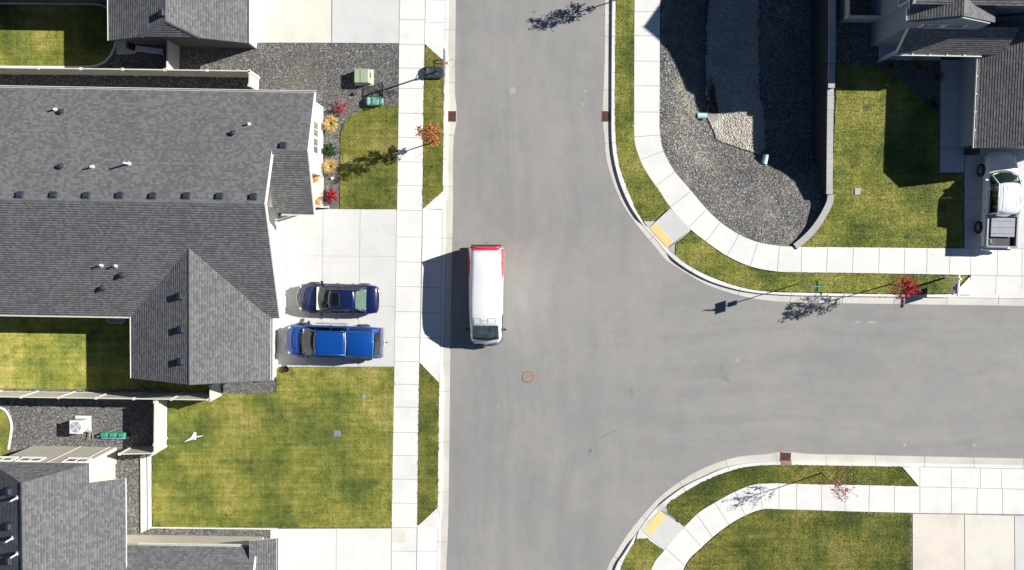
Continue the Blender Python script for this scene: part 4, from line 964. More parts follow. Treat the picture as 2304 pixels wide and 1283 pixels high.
# ---- two-storey house at the top right
H4 = thing('house', 'two storey grey house at the top right, mostly in shade, behind the white pickup', 'house', P(2300, 100))
sw4, _ = U(2046, 30, 5.7); se4, _ = U(2240, 30, 5.7); tA4 = U(2100, 47, 5.7)[1]; sr4 = (sw4+se4)/2; hr4 = 5.7+(se4-sw4)/2*.5
sX0 = sw4-.12; tr4 = V_(1950, -84)[1]; hM = 9.35; pm = .6; tSe = V_(1950, 84)[1]; hSe = hM-(tr4-tSe)*pm
rf = Roof(); sEast = sX0+20
rf.plane([(sX0, tSe, hSe), (sEast, tSe, hSe), (sEast, tr4, hM), (sX0, tr4, hM)], (0, 1))
rf.plane([(sX0, 2*tr4-tSe+1, hSe-.6), (sEast, 2*tr4-tSe+1, hSe-.6), (sEast, tr4, hM), (sX0, tr4, hM)], (0, -1))
rf.plane([(sw4, tA4, 5.7), (sr4, tA4, hr4), (sr4, tA4+4.5, hr4), (sw4, tA4+4.5, 5.7)], (1, 0))
rf.plane([(se4, tA4, 5.7), (sr4, tA4, hr4), (sr4, tA4+4.5, hr4), (se4, tA4+4.5, 5.7)], (-1, 0))
hb4 = 3.25; tB4 = U(2100, 121, hb4)[1]; sb0 = U(2019, 121, hb4)[0]; sb1 = U(2200, 121, hb4)[0]; twl = tA4-.12; hB4 = hb4+(twl-tB4)*1.25
rf.plane([(sb0, tB4, hb4), (sb1+1.5, tB4, hb4), (sb1+1.5, twl+.1, hB4+.07), (sb0, twl+.1, hB4+.07)], (0, 1))
sC = U(2200, 220, 2.9)[0]; tC = U(2250, 334, 2.9)[1]; hC = 2.9+3.6*.5
rf.plane([(sC, tC, 2.9), (sC+3.6, tC, hC), (sC+3.6, tSe, hC), (sC, tSe, 2.9)], (1, 0)); rf.plane([(sC+7.2, tC, 2.9), (sC+3.6, tC, hC), (sC+3.6, tSe, hC), (sC+7.2, tSe, 2.9)], (-1, 0))
R4 = rf.build('roof', [m_shingle('shingles_brown', 1.0), TRIM], H4, True)
gutter(H4, (sb0-.1, tB4, hb4-.02), (sC-.05, tB4, hb4-.02), (0, -1), brackets=True); gutter(H4, (sC, tC, 2.88), (sC, tB4-.1, 2.88), (-1, 0), brackets=True); gutter(H4, (sw4, tA4, 5.68), (sw4, tSe, 5.68), (-1, 0))
rake(H4, [((sw4, tA4, 5.7), (sr4, tA4, hr4)), ((sr4, tA4, hr4), (se4, tA4, 5.7))], (0, -1), mat=DKMET, wd=.03)
rake(H4, [((sX0, tSe, hSe), (sX0, tr4, hM)), ((sb0, tB4, hb4), (sb0, twl, hB4))], (-1, 0))
wl = MB(); pent(wl, sX0+.35, sEast-.4, 2*tr4-tSe+.6, tSe-.4+.8, hSe+.1, 's', pm-.03); pent(wl, sw4+.3, se4-.3, twl, tSe+1, 5.75, 't', .5)
pent(wl, sC+.4, sC+6.8, tC+.35, tSe+.3, 2.95, 't', .5); fbox(wl, sb0+1.6, sC+.5, tB4+1.6, twl+.3, .02, 3.4)
wl.build('wall', WALLG, H4, True)
for dx in (-1.1, .2): window(H4, 'S', (twl, sr4+dx+.2), 1.05, 5.0, 5.55, 1)
window(H4, 'W', (sX0+.35, tSe+1.2), 1.2, 4.0, 5.2)
m = MB(); fbox(m, sb0+.2, sb0+.36, tB4+.15, tB4+.31, .1, 2.85); m.build('porch_post', simple('grey_trim', (.45, .47, .5), .6, .05), H4, True)
m = MB()
for i in range(3):
    pa = 3.6*i
garage_door(H4, 'S', tC+.35, sC+1.0, sC+6.0)


# ------------------------------------------------------------------ fences
def fence(label, pts, h=1.83, hs=None, group=None, mat=VINYL, sp=2.4):
    """pts in world; hs optional heights"""
    t = thing('vinyl_fence', label, 'fence', pts[0], 0, group); hs = hs or [h]*len(pts)
    for (a, ha), (b, hb) in zip(zip(pts, hs), zip(pts[1:], hs[1:])):
        L = (b-a).length; k = max(1, round(L/sp)); d = (b-a).normalized(); nr = Vector((-d.y, d.x, 0))
        for i in range(k):
            p, q = a.lerp(b, i/k), a.lerp(b, (i+1)/k); za, zb = ha+(hb-ha)*i/k, ha+(hb-ha)*(i+1)/k
            m = MB()
            def wallq(w_, z0a, z0b, z1a, z1b, p=p, q=q):
                vs = [p-nr*w_+Vector((0,0,z0a)), q-nr*w_+Vector((0,0,z0b)), q+nr*w_+Vector((0,0,z0b)), p+nr*w_+Vector((0,0,z0a)), p-nr*w_+Vector((0,0,z1a)), q-nr*w_+Vector((0,0,z1b)), q+nr*w_+Vector((0,0,z1b)), p+nr*w_+Vector((0,0,z1a))]
                m.add(vs, [(0,3,2,1),(4,5,6,7),(0,1,5,4),(1,2,6,5),(2,3,7,6),(3,0,4,7)])
            n_b = max(1, int((q-p).length/.18))
            for j in range(n_b):
                pj, qj = p.lerp(q, (j+.02)/n_b), p.lerp(q, (j+.98)/n_b); wallq(.012, .14, .14, za-.1+(zb-za)*j/n_b, za-.1+(zb-za)*(j+1)/n_b, pj, qj)
            wallq(.03, .10, .10, .24, .24); wallq(.035, za-.12, zb-.12, za, zb)
            m.build('panel', mat, t, True)
            pm_ = MB(); pm_.box((p.x, p.y, .1+(za)/2), (.13, .13, za-.04), ROT); pm_.box((p.x, p.y, za+.085), (.17, .17, .05), ROT); pm_.build('post', mat, t, True, bevel=.01)
    pm_ = MB(); p, za = pts[-1], hs[-1]; pm_.box((p.x, p.y, .1+za/2), (.13, .13, za-.04), ROT); pm_.box((p.x, p.y, za+.085), (.17, .17, .05), ROT); pm_.build('post', mat, t, True, bevel=.01)
    return t
HF = 1.9
fence('long cream vinyl fence running along the top left below the clipped gable house', [P(-240, 163, ZS), P(582, 174, ZS)], HF)
fence('short white fence return standing on the gravel beside the north end of the large house', [P(583, 177, ZS), P(582, 205, ZS)], HF)
fence('short tan fence joining the top left house wall to the long fence', [P(405, 100, ZS), P(404, 170, ZS)], HF)
fence('cream vinyl fence behind the lower left back lawn of the large house', [P(-240, 876, ZS), P(494, 887, ZS)], HF)
fence('short white fence return beside the gravel patch under the garage gable', [P(497, 888, ZS), P(497, 858, ZS)], HF)
fence('white vinyl fence between air conditioner yard and front lawn, stepping down southward', [P(377, 892, ZS), P(376, 985, ZS), P(375, 1003, ZS), P(360, 1011, ZS), P(345, 1021, ZS)], HF, [HF, HF, HF-.05, 1.3, .55], sp=2.4)
m = MB(); m.prism([P(x, y) for x, y in [(319, 1026), (331, 1018), (333, 1190), (320, 1197)]], .05, .21); m.prism([P(x, y) for x, y in [(334, 1018), (342, 1016), (342.5, 1187), (335.5, 1190)]], .05, .19); tag(m.build('walkway', CONC), kind='structure')
fence('tan fence closing the side yard next to the bottom left house wall', [P(374, 1003, ZS), P(300, 1005, ZS)], HF)
fence('white vinyl fence corner in the shade beside the two storey house', [P(1890, -260, ZS), P(1889, 50, ZS), P(1985, 52, ZS)], 1.5)
# concrete edging kerbs of the back lawns
def edging(label, pts, wd=.11, mat=CONC):
    A = resample([P(x, y) for x, y in pts], 60); m = MB(); n = len(A); Ls, Rs = [], []
    for i in range(n):
        d = (A[min(i+1, n-1)]-A[max(i-1, 0)]).normalized(); nr = Vector((-d.y, d.x, 0))*wd/2; Ls.append(A[i]-nr); Rs.append(A[i]+nr)
    up = Vector((0, 0, .19)); m.ribbon([p+up for p in Rs], [p+up for p in Ls]); m.ribbon([p+up for p in Ls], Ls); m.ribbon(Rs, [p+up for p in Rs])
    o = m.build('lawn_edging', mat); return tag(o, label, 'edging')
edging('curved concrete edging around the shaded top left back lawn', [(-240, 7), (215, 11)]+cpx([(225, 12), (238, 15), (252, 28), (263, 60), (264, 92), (258, 113), (244, 136), (224, 148), (190, 152), (120, 152)])+[(-240, 151)])
edging('curved white edging around the small lawn left of the air conditioner', [(-240, 911)]+cpx([(-30, 911), (0, 915), (15, 923), (26, 942), (29, 960), (26, 985), (22, 1010)]))
m = MB(); m.prism([P(x, y) for x, y in [(342, 1186.5), (345, 1183.8), (625, 1187), (625, 1189.8)]], 0, .2); tag(m.build('lawn_edging', CONC), 'thin straight concrete edging at the foot of the front lawn', 'edging')

# ------------------------------------------------------------------ vehicles
PAINT = lambda n, c: simple(n, c, .3, .03, 1, .0, 1.0)
GL = m_glass('car_glass')
def ringb(x, w_, zb, zbelt, zt, crown=.03):
    h = [(w_*.80, zb), (w_*.96, zb+.10), (w_, (zb+zbelt)*.52), (w_*.985, zbelt-.08), (w_*.93, zbelt), (w_*.60, zt)]
    return [Vector((x, -a, b)) for a, b in h]+[Vector((x, 0, zt+crown))]+[Vector((x, a, b)) for a, b in h[::-1]]
def wheel(t, x, y, r, wd=.24, sub=True):
    m = MB(); sgn = 1 if y > 0 else -1; prof = [(r*.62, -wd/2), (r*.93, -wd/2), (r, -wd/2+.035), (r, wd/2-.035), (r*.93, wd/2), (r*.62, wd/2)]
    M = Matrix.Translation((x, y, r))@Matrix.Rotation(PI/2, 4, 'X')
    n = 28; vs = []; fs = []
    for (a, z) in prof:
        for k in range(n): vs.append(M@Vector((a*math.cos(2*PI*k/n), a*math.sin(2*PI*k/n), z)))
    for i in range(len(prof)):
        for k in range(n): j = (i+1) % len(prof); fs.append((i*n+k, i*n+(k+1) % n, j*n+(k+1) % n, j*n+k))
    m.add(vs, fs); o = m.build('wheel', RUBBER, t, smooth=True)
    m = MB(); yo = y+sgn*(wd/2-.02); ctr = Vector((x, yo, r))
    for k in range(6):
        a = 2*PI*k/6+.2; d = Vector((math.cos(a), 0, math.sin(a))); e = Vector((-d.z, 0, d.x))
        m.add([ctr-e*.05, ctr+e*.05, ctr+e*.045+d*r*.6, ctr-e*.045+d*r*.6], [(0, 1, 2, 3) if sgn < 0 else (3, 2, 1, 0)])
    pr = [Vector((x+math.cos(2*PI*k/24)*r*.62, yo, r+math.sin(2*PI*k/24)*r*.62)) for k in range(24)]; pr2 = [Vector((x+math.cos(2*PI*k/24)*r*.54, yo, r+math.sin(2*PI*k/24)*r*.54)) for k in range(24)]
    m.add(pr+pr2, [(k, (k+1) % 24, 24+(k+1) % 24, 24+k) for k in range(24)]); m.lathe((0, 0, 0), [(.001, 0), (.001, .001)], 4)
    rr = m.build('rim', simple('alloy', (.55, .56, .58), .3, .1, 3, .8), o)
    m = MB(); yo2 = y+sgn*(wd/2-.05); m.add([Vector((x+math.cos(2*PI*k/24)*r*.6, yo2, r+math.sin(2*PI*k/24)*r*.6)) for k in range(24)], [tuple(range(24))]); m.build('brake_disc', BLACK, o)
def flare(t, x, w_, r, mat):
    for sg in (-1, 1):
        m = MB(); m.tube([(x+math.cos(a)*(r+.06), sg*(w_-.01), r+math.sin(a)*(r+.06)) for a in np.linspace(-.15, PI+.15, 14)], .035, 8); m.build('wheel_arch', mat, t, smooth=True)
def rbox(t, name, c, d, mat, rz=0, bev=.03, M=None):
    m = MB(); m.box(c, d, rz, M=M); return m.build(name, mat, t, bevel=bev)
def grid_surf(fn, nu, nv):
    m = MB(); vs = [fn(-1+2*i/nu, j/nv) for j in range(nv+1) for i in range(nu+1)]; n = nu+1
    m.add(vs, [(j*n+i, j*n+i+1, (j+1)*n+i+1, (j+1)*n+i) for j in range(nv) for i in range(nu)]); return m
def cabin(t, paint, c0, z0, w0, c1, c2, zr, wt, c3, z3, w3, bow=.14, crown=.05, trim=CHROME, shelf=None, inter=(.30, .29, .26), rear_glass=True, bpil=(0,)):
    def ws(u, v, s0=(c0, z0, w0, bow), s1=(c1, zr-.01, wt, .09), k=1):
        x = s0[0]+(s1[0]-s0[0])*v+k*((s0[3]*(1-v)+s1[3]*v)*(1-u*u)); y = u*(s0[2]+(s1[2]-s0[2])*v); z = s0[1]+(s1[1]-s0[1])*v+crown*(1-u*u)*v+.035*math.sin(PI*v)
        return Vector((x, y, z))
    g_ = grid_surf(lambda u, v: ws(u*.95, .04+v*.92), 10, 6); g_.build('windshield', GL, t, smooth=True)
    def rfn(u, v): x = (c1+.09*(1-u*u))*(1-v)+(c2-.07*(1-u*u))*v; return Vector((x, u*(wt+.02), zr+crown*(1-u*u)+.03*math.sin(PI*v)))
    grid_surf(rfn, 12, 8).build('roof_panel', paint, t, smooth=True, solid=.04)
    if rear_glass:
        g_ = grid_surf(lambda u, v: ws(u*.94, .05+v*.88, (c3, z3, w3, .12), (c2, zr-.01, wt, .07), -1), 10, 6); g_.build('rear_window', GL, t, smooth=True)
    m = MB()
    for sg_ in (-1, 1):
        m.tube([(c0, sg_*w0, z0), ((c0+c1)/2, sg_*(w0+wt)/2, (z0+zr)/2+.03), (c1, sg_*wt, zr), ((c1+c2)/2, sg_*(wt+.015), zr+.02), (c2, sg_*wt, zr), ((c2+c3)/2, sg_*(wt+w3)/2, (zr+z3)/2+.03), (c3, sg_*w3, z3)], [.045, .04, .045, .045, .055, .06, .07], 8)
    m.build('pillars', paint, t, smooth=True)
    for sg_ in (-1, 1):
        m = MB(); zb_ = z0+.0; wbx = max(w0, w3)+.03
        xs_ = np.linspace(c0-.05, c3+.15, 14); top = []; bot = []
        for x in xs_:
            if x > c1: f = (c0-x)/(c0-c1); tz, ty = z0+(zr-z0)*f, w0+(wt-w0)*f
            elif x > c2: tz, ty = zr, wt
            else: f = (c2-x)/(c2-c3); tz, ty = zr+(z3-zr)*f, wt+(w3-wt)*f
            bot.append((x, sg_*(wbx), min(zb_+.01, tz))); top.append((x, sg_*(ty+.012), tz-.015))
        m.ribbon(bot, top) if sg_ > 0 else m.ribbon(top, bot); m.build('side_window', GL, t)
        m = MB(); m.tube([(c0-.15, sg_*(wbx+.01), zb_+.0), (c3+.25, sg_*(wbx+.01), zb_+.0)], .018, 6); m.build('window_trim', trim, t)
        m = MB()
        for bx_ in bpil: m.tube([(bx_, sg_*wbx, zb_), (bx_, sg_*(wt+.01), zr)], .035, 6)
        m.build('door_pillar', BLACK, t)
    IN = simple('interior_%.2f' % inter[0], inter, .8, .25, 6); DK = simple('interior_dark', (.04, .045, .045), .8, .2)
    m = MB(); zf = min(z0, z3)-.02; m.box(((c0+c3)/2, 0, zf+.01), (c0-c3-.2, 2*min(w0, w3)-.04, .02)); m.build('cabin_floor', DK, t)
    m = MB(); m.box((c0-.16, 0, zf+.06), (.50, 2*w0-.10, .12)); m.box((c0-.34, .36, zf+.10), (.10, .34, .10)); m.build('dashboard', IN, t, bevel=.03)
    m = MB(); m.tube([(c0-.44+.0, .36+.17*math.cos(a), zf+.13+.10*math.sin(a)) for a in np.linspace(0, 2*PI, 17)], .014, 6); m.build('steering_wheel', BLACK, t)
    sx = c1+.02
    for sg_ in (-1, 1):
        m = MB(); m.box((sx-.12, sg_*.36, zf+.08), (.44, .44, .12)); m.box((sx-.36, sg_*.36, zf+.2), (.14, .46, .34)); m.box((sx-.38, sg_*.36, zf+.36), (.1, .22, .1)); m.build('seat', IN, t, bevel=.04)
    m = MB(); m.box((c2+.35, 0, zf+.16), (.16, 2*w3-.3, .26)); m.build('rear_bench', IN, t, bevel=.04)
    if shelf: m = MB(); m.box(((c2+c3)/2-.02, 0, z3+.03), (abs(c3-c2)*.95, 2*w3-.22, .03)); m.build('parcel_shelf', simple('shelf_pale', shelf, .8, .15, 4), t)
def handles(t, w_, z, xs_, mat):
    for x in xs_:
        for sg_ in (-1, 1): rbox(t, 'door_handle', (x, sg_*(w_+.012), z), (.18, .035, .035), mat, bev=.01)
def mirrors(t, x, w_, z, mat, out=.17, sz=(.14, .20, .14)):
    for sg_ in (-1, 1):
        m = MB(); m.box((x, sg_*(w_+out), z), sz, sg_*-.25); m.box((x+.01, sg_*(w_+out*.4), z-.04), (.06, out, .05)); m.build('mirror', mat, t, bevel=.03)
def vehicle(nm, lb, cat, px, rz): return thing(nm, lb, cat, px, rz)

# dark blue sedan, nose to the garage (west)
CY = lambda X, Y, z=ZC: Vector(((X-1152)/36, (545-Y)/36, z))
NAVY = PAINT('paint_navy', (.005, .012, .062))
sd = vehicle('sedan', 'dark navy blue sedan with sunroof parked on the driveway above the pickup', 'car', CY(765.5, 670), PI+ROT-.01)
st = [(-2.53, .60, .46, .66, .70), (-2.50, .76, .36, .80, .84), (-2.38, .86, .28, .90, .96), (-2.0, .90, .22, .95, 1.02), (-1.7, .915, .2, .95, 1.01), (-1.0, .925, .2, .92, .94), (0, .925, .2, .90, .90), (.9, .92, .2, .90, .92), (1.25, .915, .2, .90, .955), (1.7, .90, .2, .84, .91), (2.15, .86, .22, .76, .82), (2.40, .78, .26, .66, .71), (2.51, .62, .34, .56, .58), (2.54, .5, .4, .52, .54)]
m = MB(); m.loft([ringb(*q) for q in st]); m.build('body', NAVY, sd, smooth=True, subsurf=1)
cabin(sd, NAVY, 1.16, .95, .76, .36, -1.12, 1.40, .55, -1.80, 1.02, .72, shelf=(.50, .62, .54), inter=(.66, .67, .60), bpil=(-.38,))
m = MB(); m.box((-.02, 0, 1.488), (.42, .80, .014)); m.build('sunroof', simple('sunroof_glass', (.006, .007, .010), .15, .1), sd, bevel=.02)
m = MB(); m.box((-.02, 0, 1.480), (.48, .86, .012)); m.build('sunroof_seal', DKMET, sd, bevel=.02)
for x in (-1.55, 1.52):
    for y in (-.83, .83): wheel(sd, x, y, .33)
    flare(sd, x, .90, .33, NAVY)
mirrors(sd, .92, .88, .98, NAVY, .11); handles(sd, .93, .80, (.0, -.95), CHROME)
m = MB(); m.tube(cr([(2.18, -.86, .60), (2.36, -.70, .60), (2.49, -.36, .60), (2.535, 0, .60), (2.49, .36, .60), (2.36, .70, .60), (2.18, .86, .60)], 4), .035, 8); m.build('front_trim', CHROME, sd, smooth=True)
m = MB(); m.tube([(-2.40, -.84, .90), (-2.54, -.5, .86), (-2.57, 0, .86), (-2.54, .5, .86), (-2.40, .84, .90)], .03, 8); m.build('rear_trim', CHROME, sd, smooth=True)
for y in (-.62, .62):
    rbox(sd, 'headlight', (2.26, y, .69), (.16, .26, .08), simple('lamp_clear', (.6, .65, .7), .1, .1), -.5 if y > 0 else .5); rbox(sd, 'taillight', (-2.46, y*1.06, .80), (.08, .26, .10), simple('lamp_red', (.45, .03, .03), .2, .1), .3 if y > 0 else -.3)
rbox(sd, 'licence_plate', (-2.57, 0, .70), (.02, .34, .16), simple('plate_white', (.7, .7, .7), .5)); rbox(sd, 'licence_plate', (2.63, 0, .42), (.02, .32, .14), MATS['plate_white'])
m = MB(); m.tube([(1.31, -.5, .98), (1.12, .0, 1.04)], .012, 6); m.tube([(1.28, .15, .99), (1.14, .62, 1.02)], .012, 6); m.build('wiper', BLACK, sd)
m = MB()
for y in (-.42, .42): m.tube([(1.3, y, .965), (1.8, y*.93, .912), (2.25, y*.75, .80)], .010, 6)
m.build('hood_crease', NAVY, sd, smooth=True)

BLUE = PAINT('paint_blue', (.004, .055, .27))
tk = vehicle('pickup_truck', 'bright blue pickup with matching bed canopy parked on the driveway below the sedan', 'pickup truck', CY(755.5, 765), PI+ROT-.015)
st = [(-2.95, .86, .48, 1.05, 1.08), (-2.90, .96, .42, 1.12, 1.15), (-2.5, .985, .38, 1.15, 1.17), (-1, .99, .36, 1.15, 1.16), (0, .99, .36, 1.14, 1.15), (1.2, .99, .36, 1.13, 1.15), (1.75, .98, .36, 1.10, 1.18), (2.2, .96, .36, 1.04, 1.13), (2.6, .92, .38, .96, 1.05), (2.85, .82, .42, .84, .93), (2.97, .66, .5, .72, .78), (3.0, .52, .55, .66, .70)]
m = MB(); m.loft([ringb(*q) for q in st]); m.build('body', BLUE, tk, smooth=True, subsurf=1)
cabin(tk, BLUE, 1.70, 1.18, .82, .90, -.90, 1.82, .70, -.98, 1.18, .86, bow=.22, rear_glass=False, trim=BLACK, inter=(.62, .62, .56), bpil=(.05,))
def canopy_ring(x, wb, wt, zb, zt): h = [(wb, zb), (wb*.99, zb+.12), (wt+.04, zt-.05), (wt*.94, zt)]; return [Vector((x, -a, b)) for a, b in h]+[Vector((x, 0, zt+.05))]+[Vector((x, a, b)) for a, b in h[::-1]]
m = MB(); m.loft([canopy_ring(-1.0, .88, .72, 1.14, 1.80), canopy_ring(-1.1, .88, .73, 1.14, 1.83), canopy_ring(-1.9, .88, .73, 1.14, 1.84), canopy_ring(-2.50, .87, .72, 1.14, 1.82), canopy_ring(-2.60, .87, .71, 1.14, 1.78), canopy_ring(-2.86, .86, .78, 1.14, 1.3), canopy_ring(-2.90, .86, .8, 1.14, 1.16)]); m.build('canopy', BLUE, tk, smooth=True, bevel=.0)
for sg_ in (-1, 1):
    m = MB()
    for x0, x1 in ((-1.2, -1.8), (-1.84, -2.45)): m.add([(x0, sg_*.875, 1.34), (x1, sg_*.87, 1.34), (x1, sg_*.785, 1.72), (x0, sg_*.79, 1.72)], [(0, 1, 2, 3) if sg_ < 0 else (3, 2, 1, 0)])
    m.build('canopy_window', BLACK, tk, solid=.01)
g_ = grid_surf(lambda u, v: Vector((-2.66-.27*v-.05*(1-u*u), u*(.66+.08*v), 1.72-.50*v+.03)), 8, 3); g_.build('canopy_rear_window', simple('smoked_glass', (.03, .028, .03), .12, .2), tk, smooth=True)
m = MB(); m.tube([(-.93, -.72, 1.84), (-.95, 0, 1.895), (-.93, .72, 1.84)], .03, 8); m.build('roof_seam', simple('seam_pale', (.35, .5, .8), .25, .05), tk, smooth=True)
m = MB(); m.tube([(-2.58, -.68, 1.81), (-2.61, 0, 1.86), (-2.58, .68, 1.81)], .028, 8); m.build('canopy_spoiler', simple('cyan_gloss', (.03, .35, .7), .15, .05, 1, 0, 1), tk, smooth=True)
for x in (-1.75, 1.95):
    for y in (-.90, .90): wheel(tk, x, y, .40, .28)
    flare(tk, x, .97, .40, BLUE)
mirrors(tk, 1.42, .92, 1.24, DKMET, .22, (.12, .26, .2)); handles(tk, .99, .98, (.15, -.7), CHROME)
m = MB(); m.tube([(1.2, -1.06, .42), (-.8, -1.06, .42)], .05, 8); m.build('side_step', simple('step_grey', (.30, .30, .30), .5), tk); m = MB(); m.tube([(1.2, 1.06, .42), (-.8, 1.06, .42)], .05, 8); m.build('side_step', MATS['step_grey'], tk)
m = MB(); m.box((-3.0, 0, .62), (.20, 1.84, .20)); m.build('rear_bumper', simple('bumper_steel', (.34, .33, .33), .4, .1, 3, .4), tk, bevel=.05)
m = MB(); m.tube(cr([(2.62, -.90, .60), (2.82, -.72, .60), (2.96, -.36, .60), (3.0, 0, .60), (2.96, .36, .60), (2.82, .72, .60), (2.62, .90, .60)], 4), .07, 8); m.build('front_bumper', BLUE, tk, smooth=True)
m = MB(); m.tube(cr([(2.70, -.86, .74), (2.86, -.62, .74), (2.95, -.3, .74), (2.975, 0, .74), (2.95, .3, .74), (2.86, .62, .74), (2.70, .86, .74)], 4), .03, 8); m.build('grille_trim', CHROME, tk, smooth=True)
rbox(tk, 'licence_plate', (-3.11, 0, .66), (.02, .34, .16), MATS['plate_white'])
m = MB(); m.tube([(-3.05, .0, .45), (-3.30, 0, .45)], .03, 8); m.tube([(-3.28, 0, .45), (-3.28, 0, .56)], .03, 8); m.build('tow_hitch', DKMET, tk)
for y in (-.72, .72): rbox(tk, 'headlight', (2.66, y, .88), (.18, .24, .10), MATS['lamp_clear'], -.5 if y > 0 else .5)
for y in (-.93, .93): rbox(tk, 'taillight', (-2.92, y*.99, .92), (.07, .09, .3), MATS['lamp_red'])
m = MB(); m.tube([(1.88, -.6, 1.21), (1.72, .05, 1.27)], .014, 6); m.tube([(1.90, .1, 1.21), (1.70, .68, 1.23)], .014, 6); m.build('wiper', BLACK, tk)
m = MB(); m.ribbon([(1.76+.24*(1-u*u), u*.84, 1.215) for u in np.linspace(-1, 1, 15)], [(1.66+.24*(1-u*u), u*.84, 1.225) for u in np.linspace(-1, 1, 15)]); m.build('cowl_grille', BLACK, tk)
m = MB(); m.tube([(2.35, -.55, 1.125), (2.38, 0, 1.15), (2.35, .55, 1.125)], .01, 6)
for y in (-.5, .5): m.tube([(1.95, y, 1.185), (2.35, y*.98, 1.13), (2.7, y*.9, 1.045)], .011, 6)
m.build('hood_crease', BLUE, tk, smooth=True)

# white pickup at the right edge, nose to the garage (north)
WHITE = PAINT('paint_white', (.74, .75, .77))
wp = vehicle('pickup_truck', 'white crew cab pickup with grey half open bed cover parked by the shaded garage', 'pickup truck', CY(2225.5, 454.5), PI/2+ROT)
st = [(-2.86, .88, .5, 1.0, .98), (-2.80, .96, .42, 1.04, 1.0), (-.95, .975, .38, 1.04, 1.02), (-.8, .975, .38, 1.12, 1.13), (0, .98, .36, 1.14, 1.15), (1.1, .98, .36, 1.12, 1.14), (1.6, .97, .36, 1.09, 1.16), (2.1, .95, .36, 1.04, 1.12), (2.5, .90, .38, .96, 1.04), (2.74, .80, .42, .84, .92), (2.85, .64, .5, .72, .78), (2.87, .52, .55, .66, .7)]
m = MB(); m.loft([ringb(*q) for q in st]); m.build('body', WHITE, wp, smooth=True, subsurf=1)
cabin(wp, WHITE, 1.56, 1.17, .80, .96, -.74, 1.80, .66, -.86, 1.16, .80, bow=.2, rear_glass=True, trim=CHROME, inter=(.34, .45, .40), bpil=(.10,))
m = MB()
for y in (-.90, .90): m.box((-1.85, y, 1.13), (1.98, .13, .24))
m.box((-2.80, 0, 1.13), (.10, 1.9, .24)); m.box((-.92, 0, 1.13), (.08, 1.9, .24)); m.build('bed_rail', simple('rail_grey', (.30, .31, .34), .4, .05), wp, bevel=.025)
m = MB(); m.box((-1.86, 0, 1.045), (1.82, 1.66, .03)); m.build('bed_floor', BLACK, wp)
m = MB(); m.box((-1.62, 0, 1.255), (1.15, 1.45, .035)); m.build('bed_cover', simple('cover_grey', (.26, .27, .31), .6, .06), wp, bevel=.015)
m = MB()
for k in range(3): m.box((-1.24-.38*k, 0, 1.277), (.02, 1.42, .006))
m.build('cover_seam', DKMET, wp)
m = MB(); m.tube([(-2.60, .56+.14*math.cos(a), 1.09) if False else (-2.45+.16*math.cos(a), .55+.12*math.sin(a), 1.12) for a in np.linspace(0, 2*PI, 15)], .02, 6); m.box((-2.46, .55, 1.08), (.3, .34, .05)); m.build('bed_tool', simple('tool_grey', (.16, .16, .17), .6), wp)
for x in (-1.62, 1.88):
    for y in (-.92, .92): wheel(wp, x, y, .40, .28)
    flare(wp, x, .96, .40, WHITE)
mirrors(wp, 1.22, .90, 1.22, WHITE, .2, (.12, .24, .2)); handles(wp, .985, .98, (.15, -.6), CHROME)
m = MB(); m.box((-2.93, 0, .58), (.18, 1.8, .18)); m.build('rear_bumper', CHROME, wp, bevel=.05)
m = MB(); m.tube([(2.58, -.88, .55), (2.85, -.60, .55), (2.93, 0, .55), (2.85, .60, .55), (2.58, .88, .55)], .09, 8); m.build('front_bumper', WHITE, wp, smooth=True)
for y in (-.70, .70): rbox(wp, 'headlight', (2.66, y, .84), (.26, .28, .14), MATS['lamp_clear'], -.5 if y > 0 else .5)
for y in (-.92, .92): rbox(wp, 'taillight', (-2.84, y*.99, .86), (.05, .09, .28), MATS['lamp_red'])
m = MB(); m.box((2.12, 0, 1.145), (.22, .62, .05)); m.build('hood_scoop', WHITE, wp, bevel=.025)
m = MB()
for k in range(5): m.tube([(.86, -.4+.2*k, 1.845+.02), (-.62, -.4+.2*k, 1.865)], .008, 4)
m.build('roof_rib', WHITE, wp)
m = MB(); m.ribbon([(1.62+.22*(1-u*u), u*.82, 1.205) for u in np.linspace(-1, 1, 15)], [(1.53+.22*(1-u*u), u*.82, 1.215) for u in np.linspace(-1, 1, 15)]); m.build('cowl_grille', BLACK, wp)

# delivery van
VW = PAINT('van_white', (.74, .74, .75)); VRED = PAINT('van_red', (.75, .035, .07))
vn = vehicle('delivery_van', 'white delivery van with red rear corners stopped by the kerb in the street', 'van', CY(1094.8, 665.5, 0), -PI/2+ROT+.012)
def vr(x, w_, z1, zt, wt=None):
    wt = wt or w_*.84
    h = [(w_*.86, .28), (w_*.98, .36), (w_, .70), (w_, min(1.20, z1-.12)), (w_*.975, min(1.55, z1-.05)), (w_-(w_-wt)*.55, z1+(zt-z1)*.62), (wt, zt-.03), (wt*.8, zt+.015)]
    return [Vector((x, -a, b)) for a, b in h]+[Vector((x, 0, zt+.05))]+[Vector((x, a, b)) for a, b in h[::-1]]
VST = [(-3.03, 1.02, 1.8, 2.24, .72), (-2.98, 1.09, 1.8, 2.29, .75), (-2.0, 1.09, 1.85, 2.31, .79), (0, 1.06, 1.9, 2.31, .86), (1.0, 1.05, 1.9, 2.28, .86), (1.45, 1.03, 1.85, 2.20, .84), (1.62, 1.02, 1.80, 2.10, .82), (2.45, .97, 1.22, 1.38, .82), (2.56, .95, 1.15, 1.28, .82), (2.74, .88, .98, 1.12, .76), (2.86, .80, .88, .98, .66), (2.92, .68, .78, .84, .55)]
m = MB(); m.loft([vr(*q) for q in VST]); m.build('body', VW, vn, smooth=True, bevel=0)
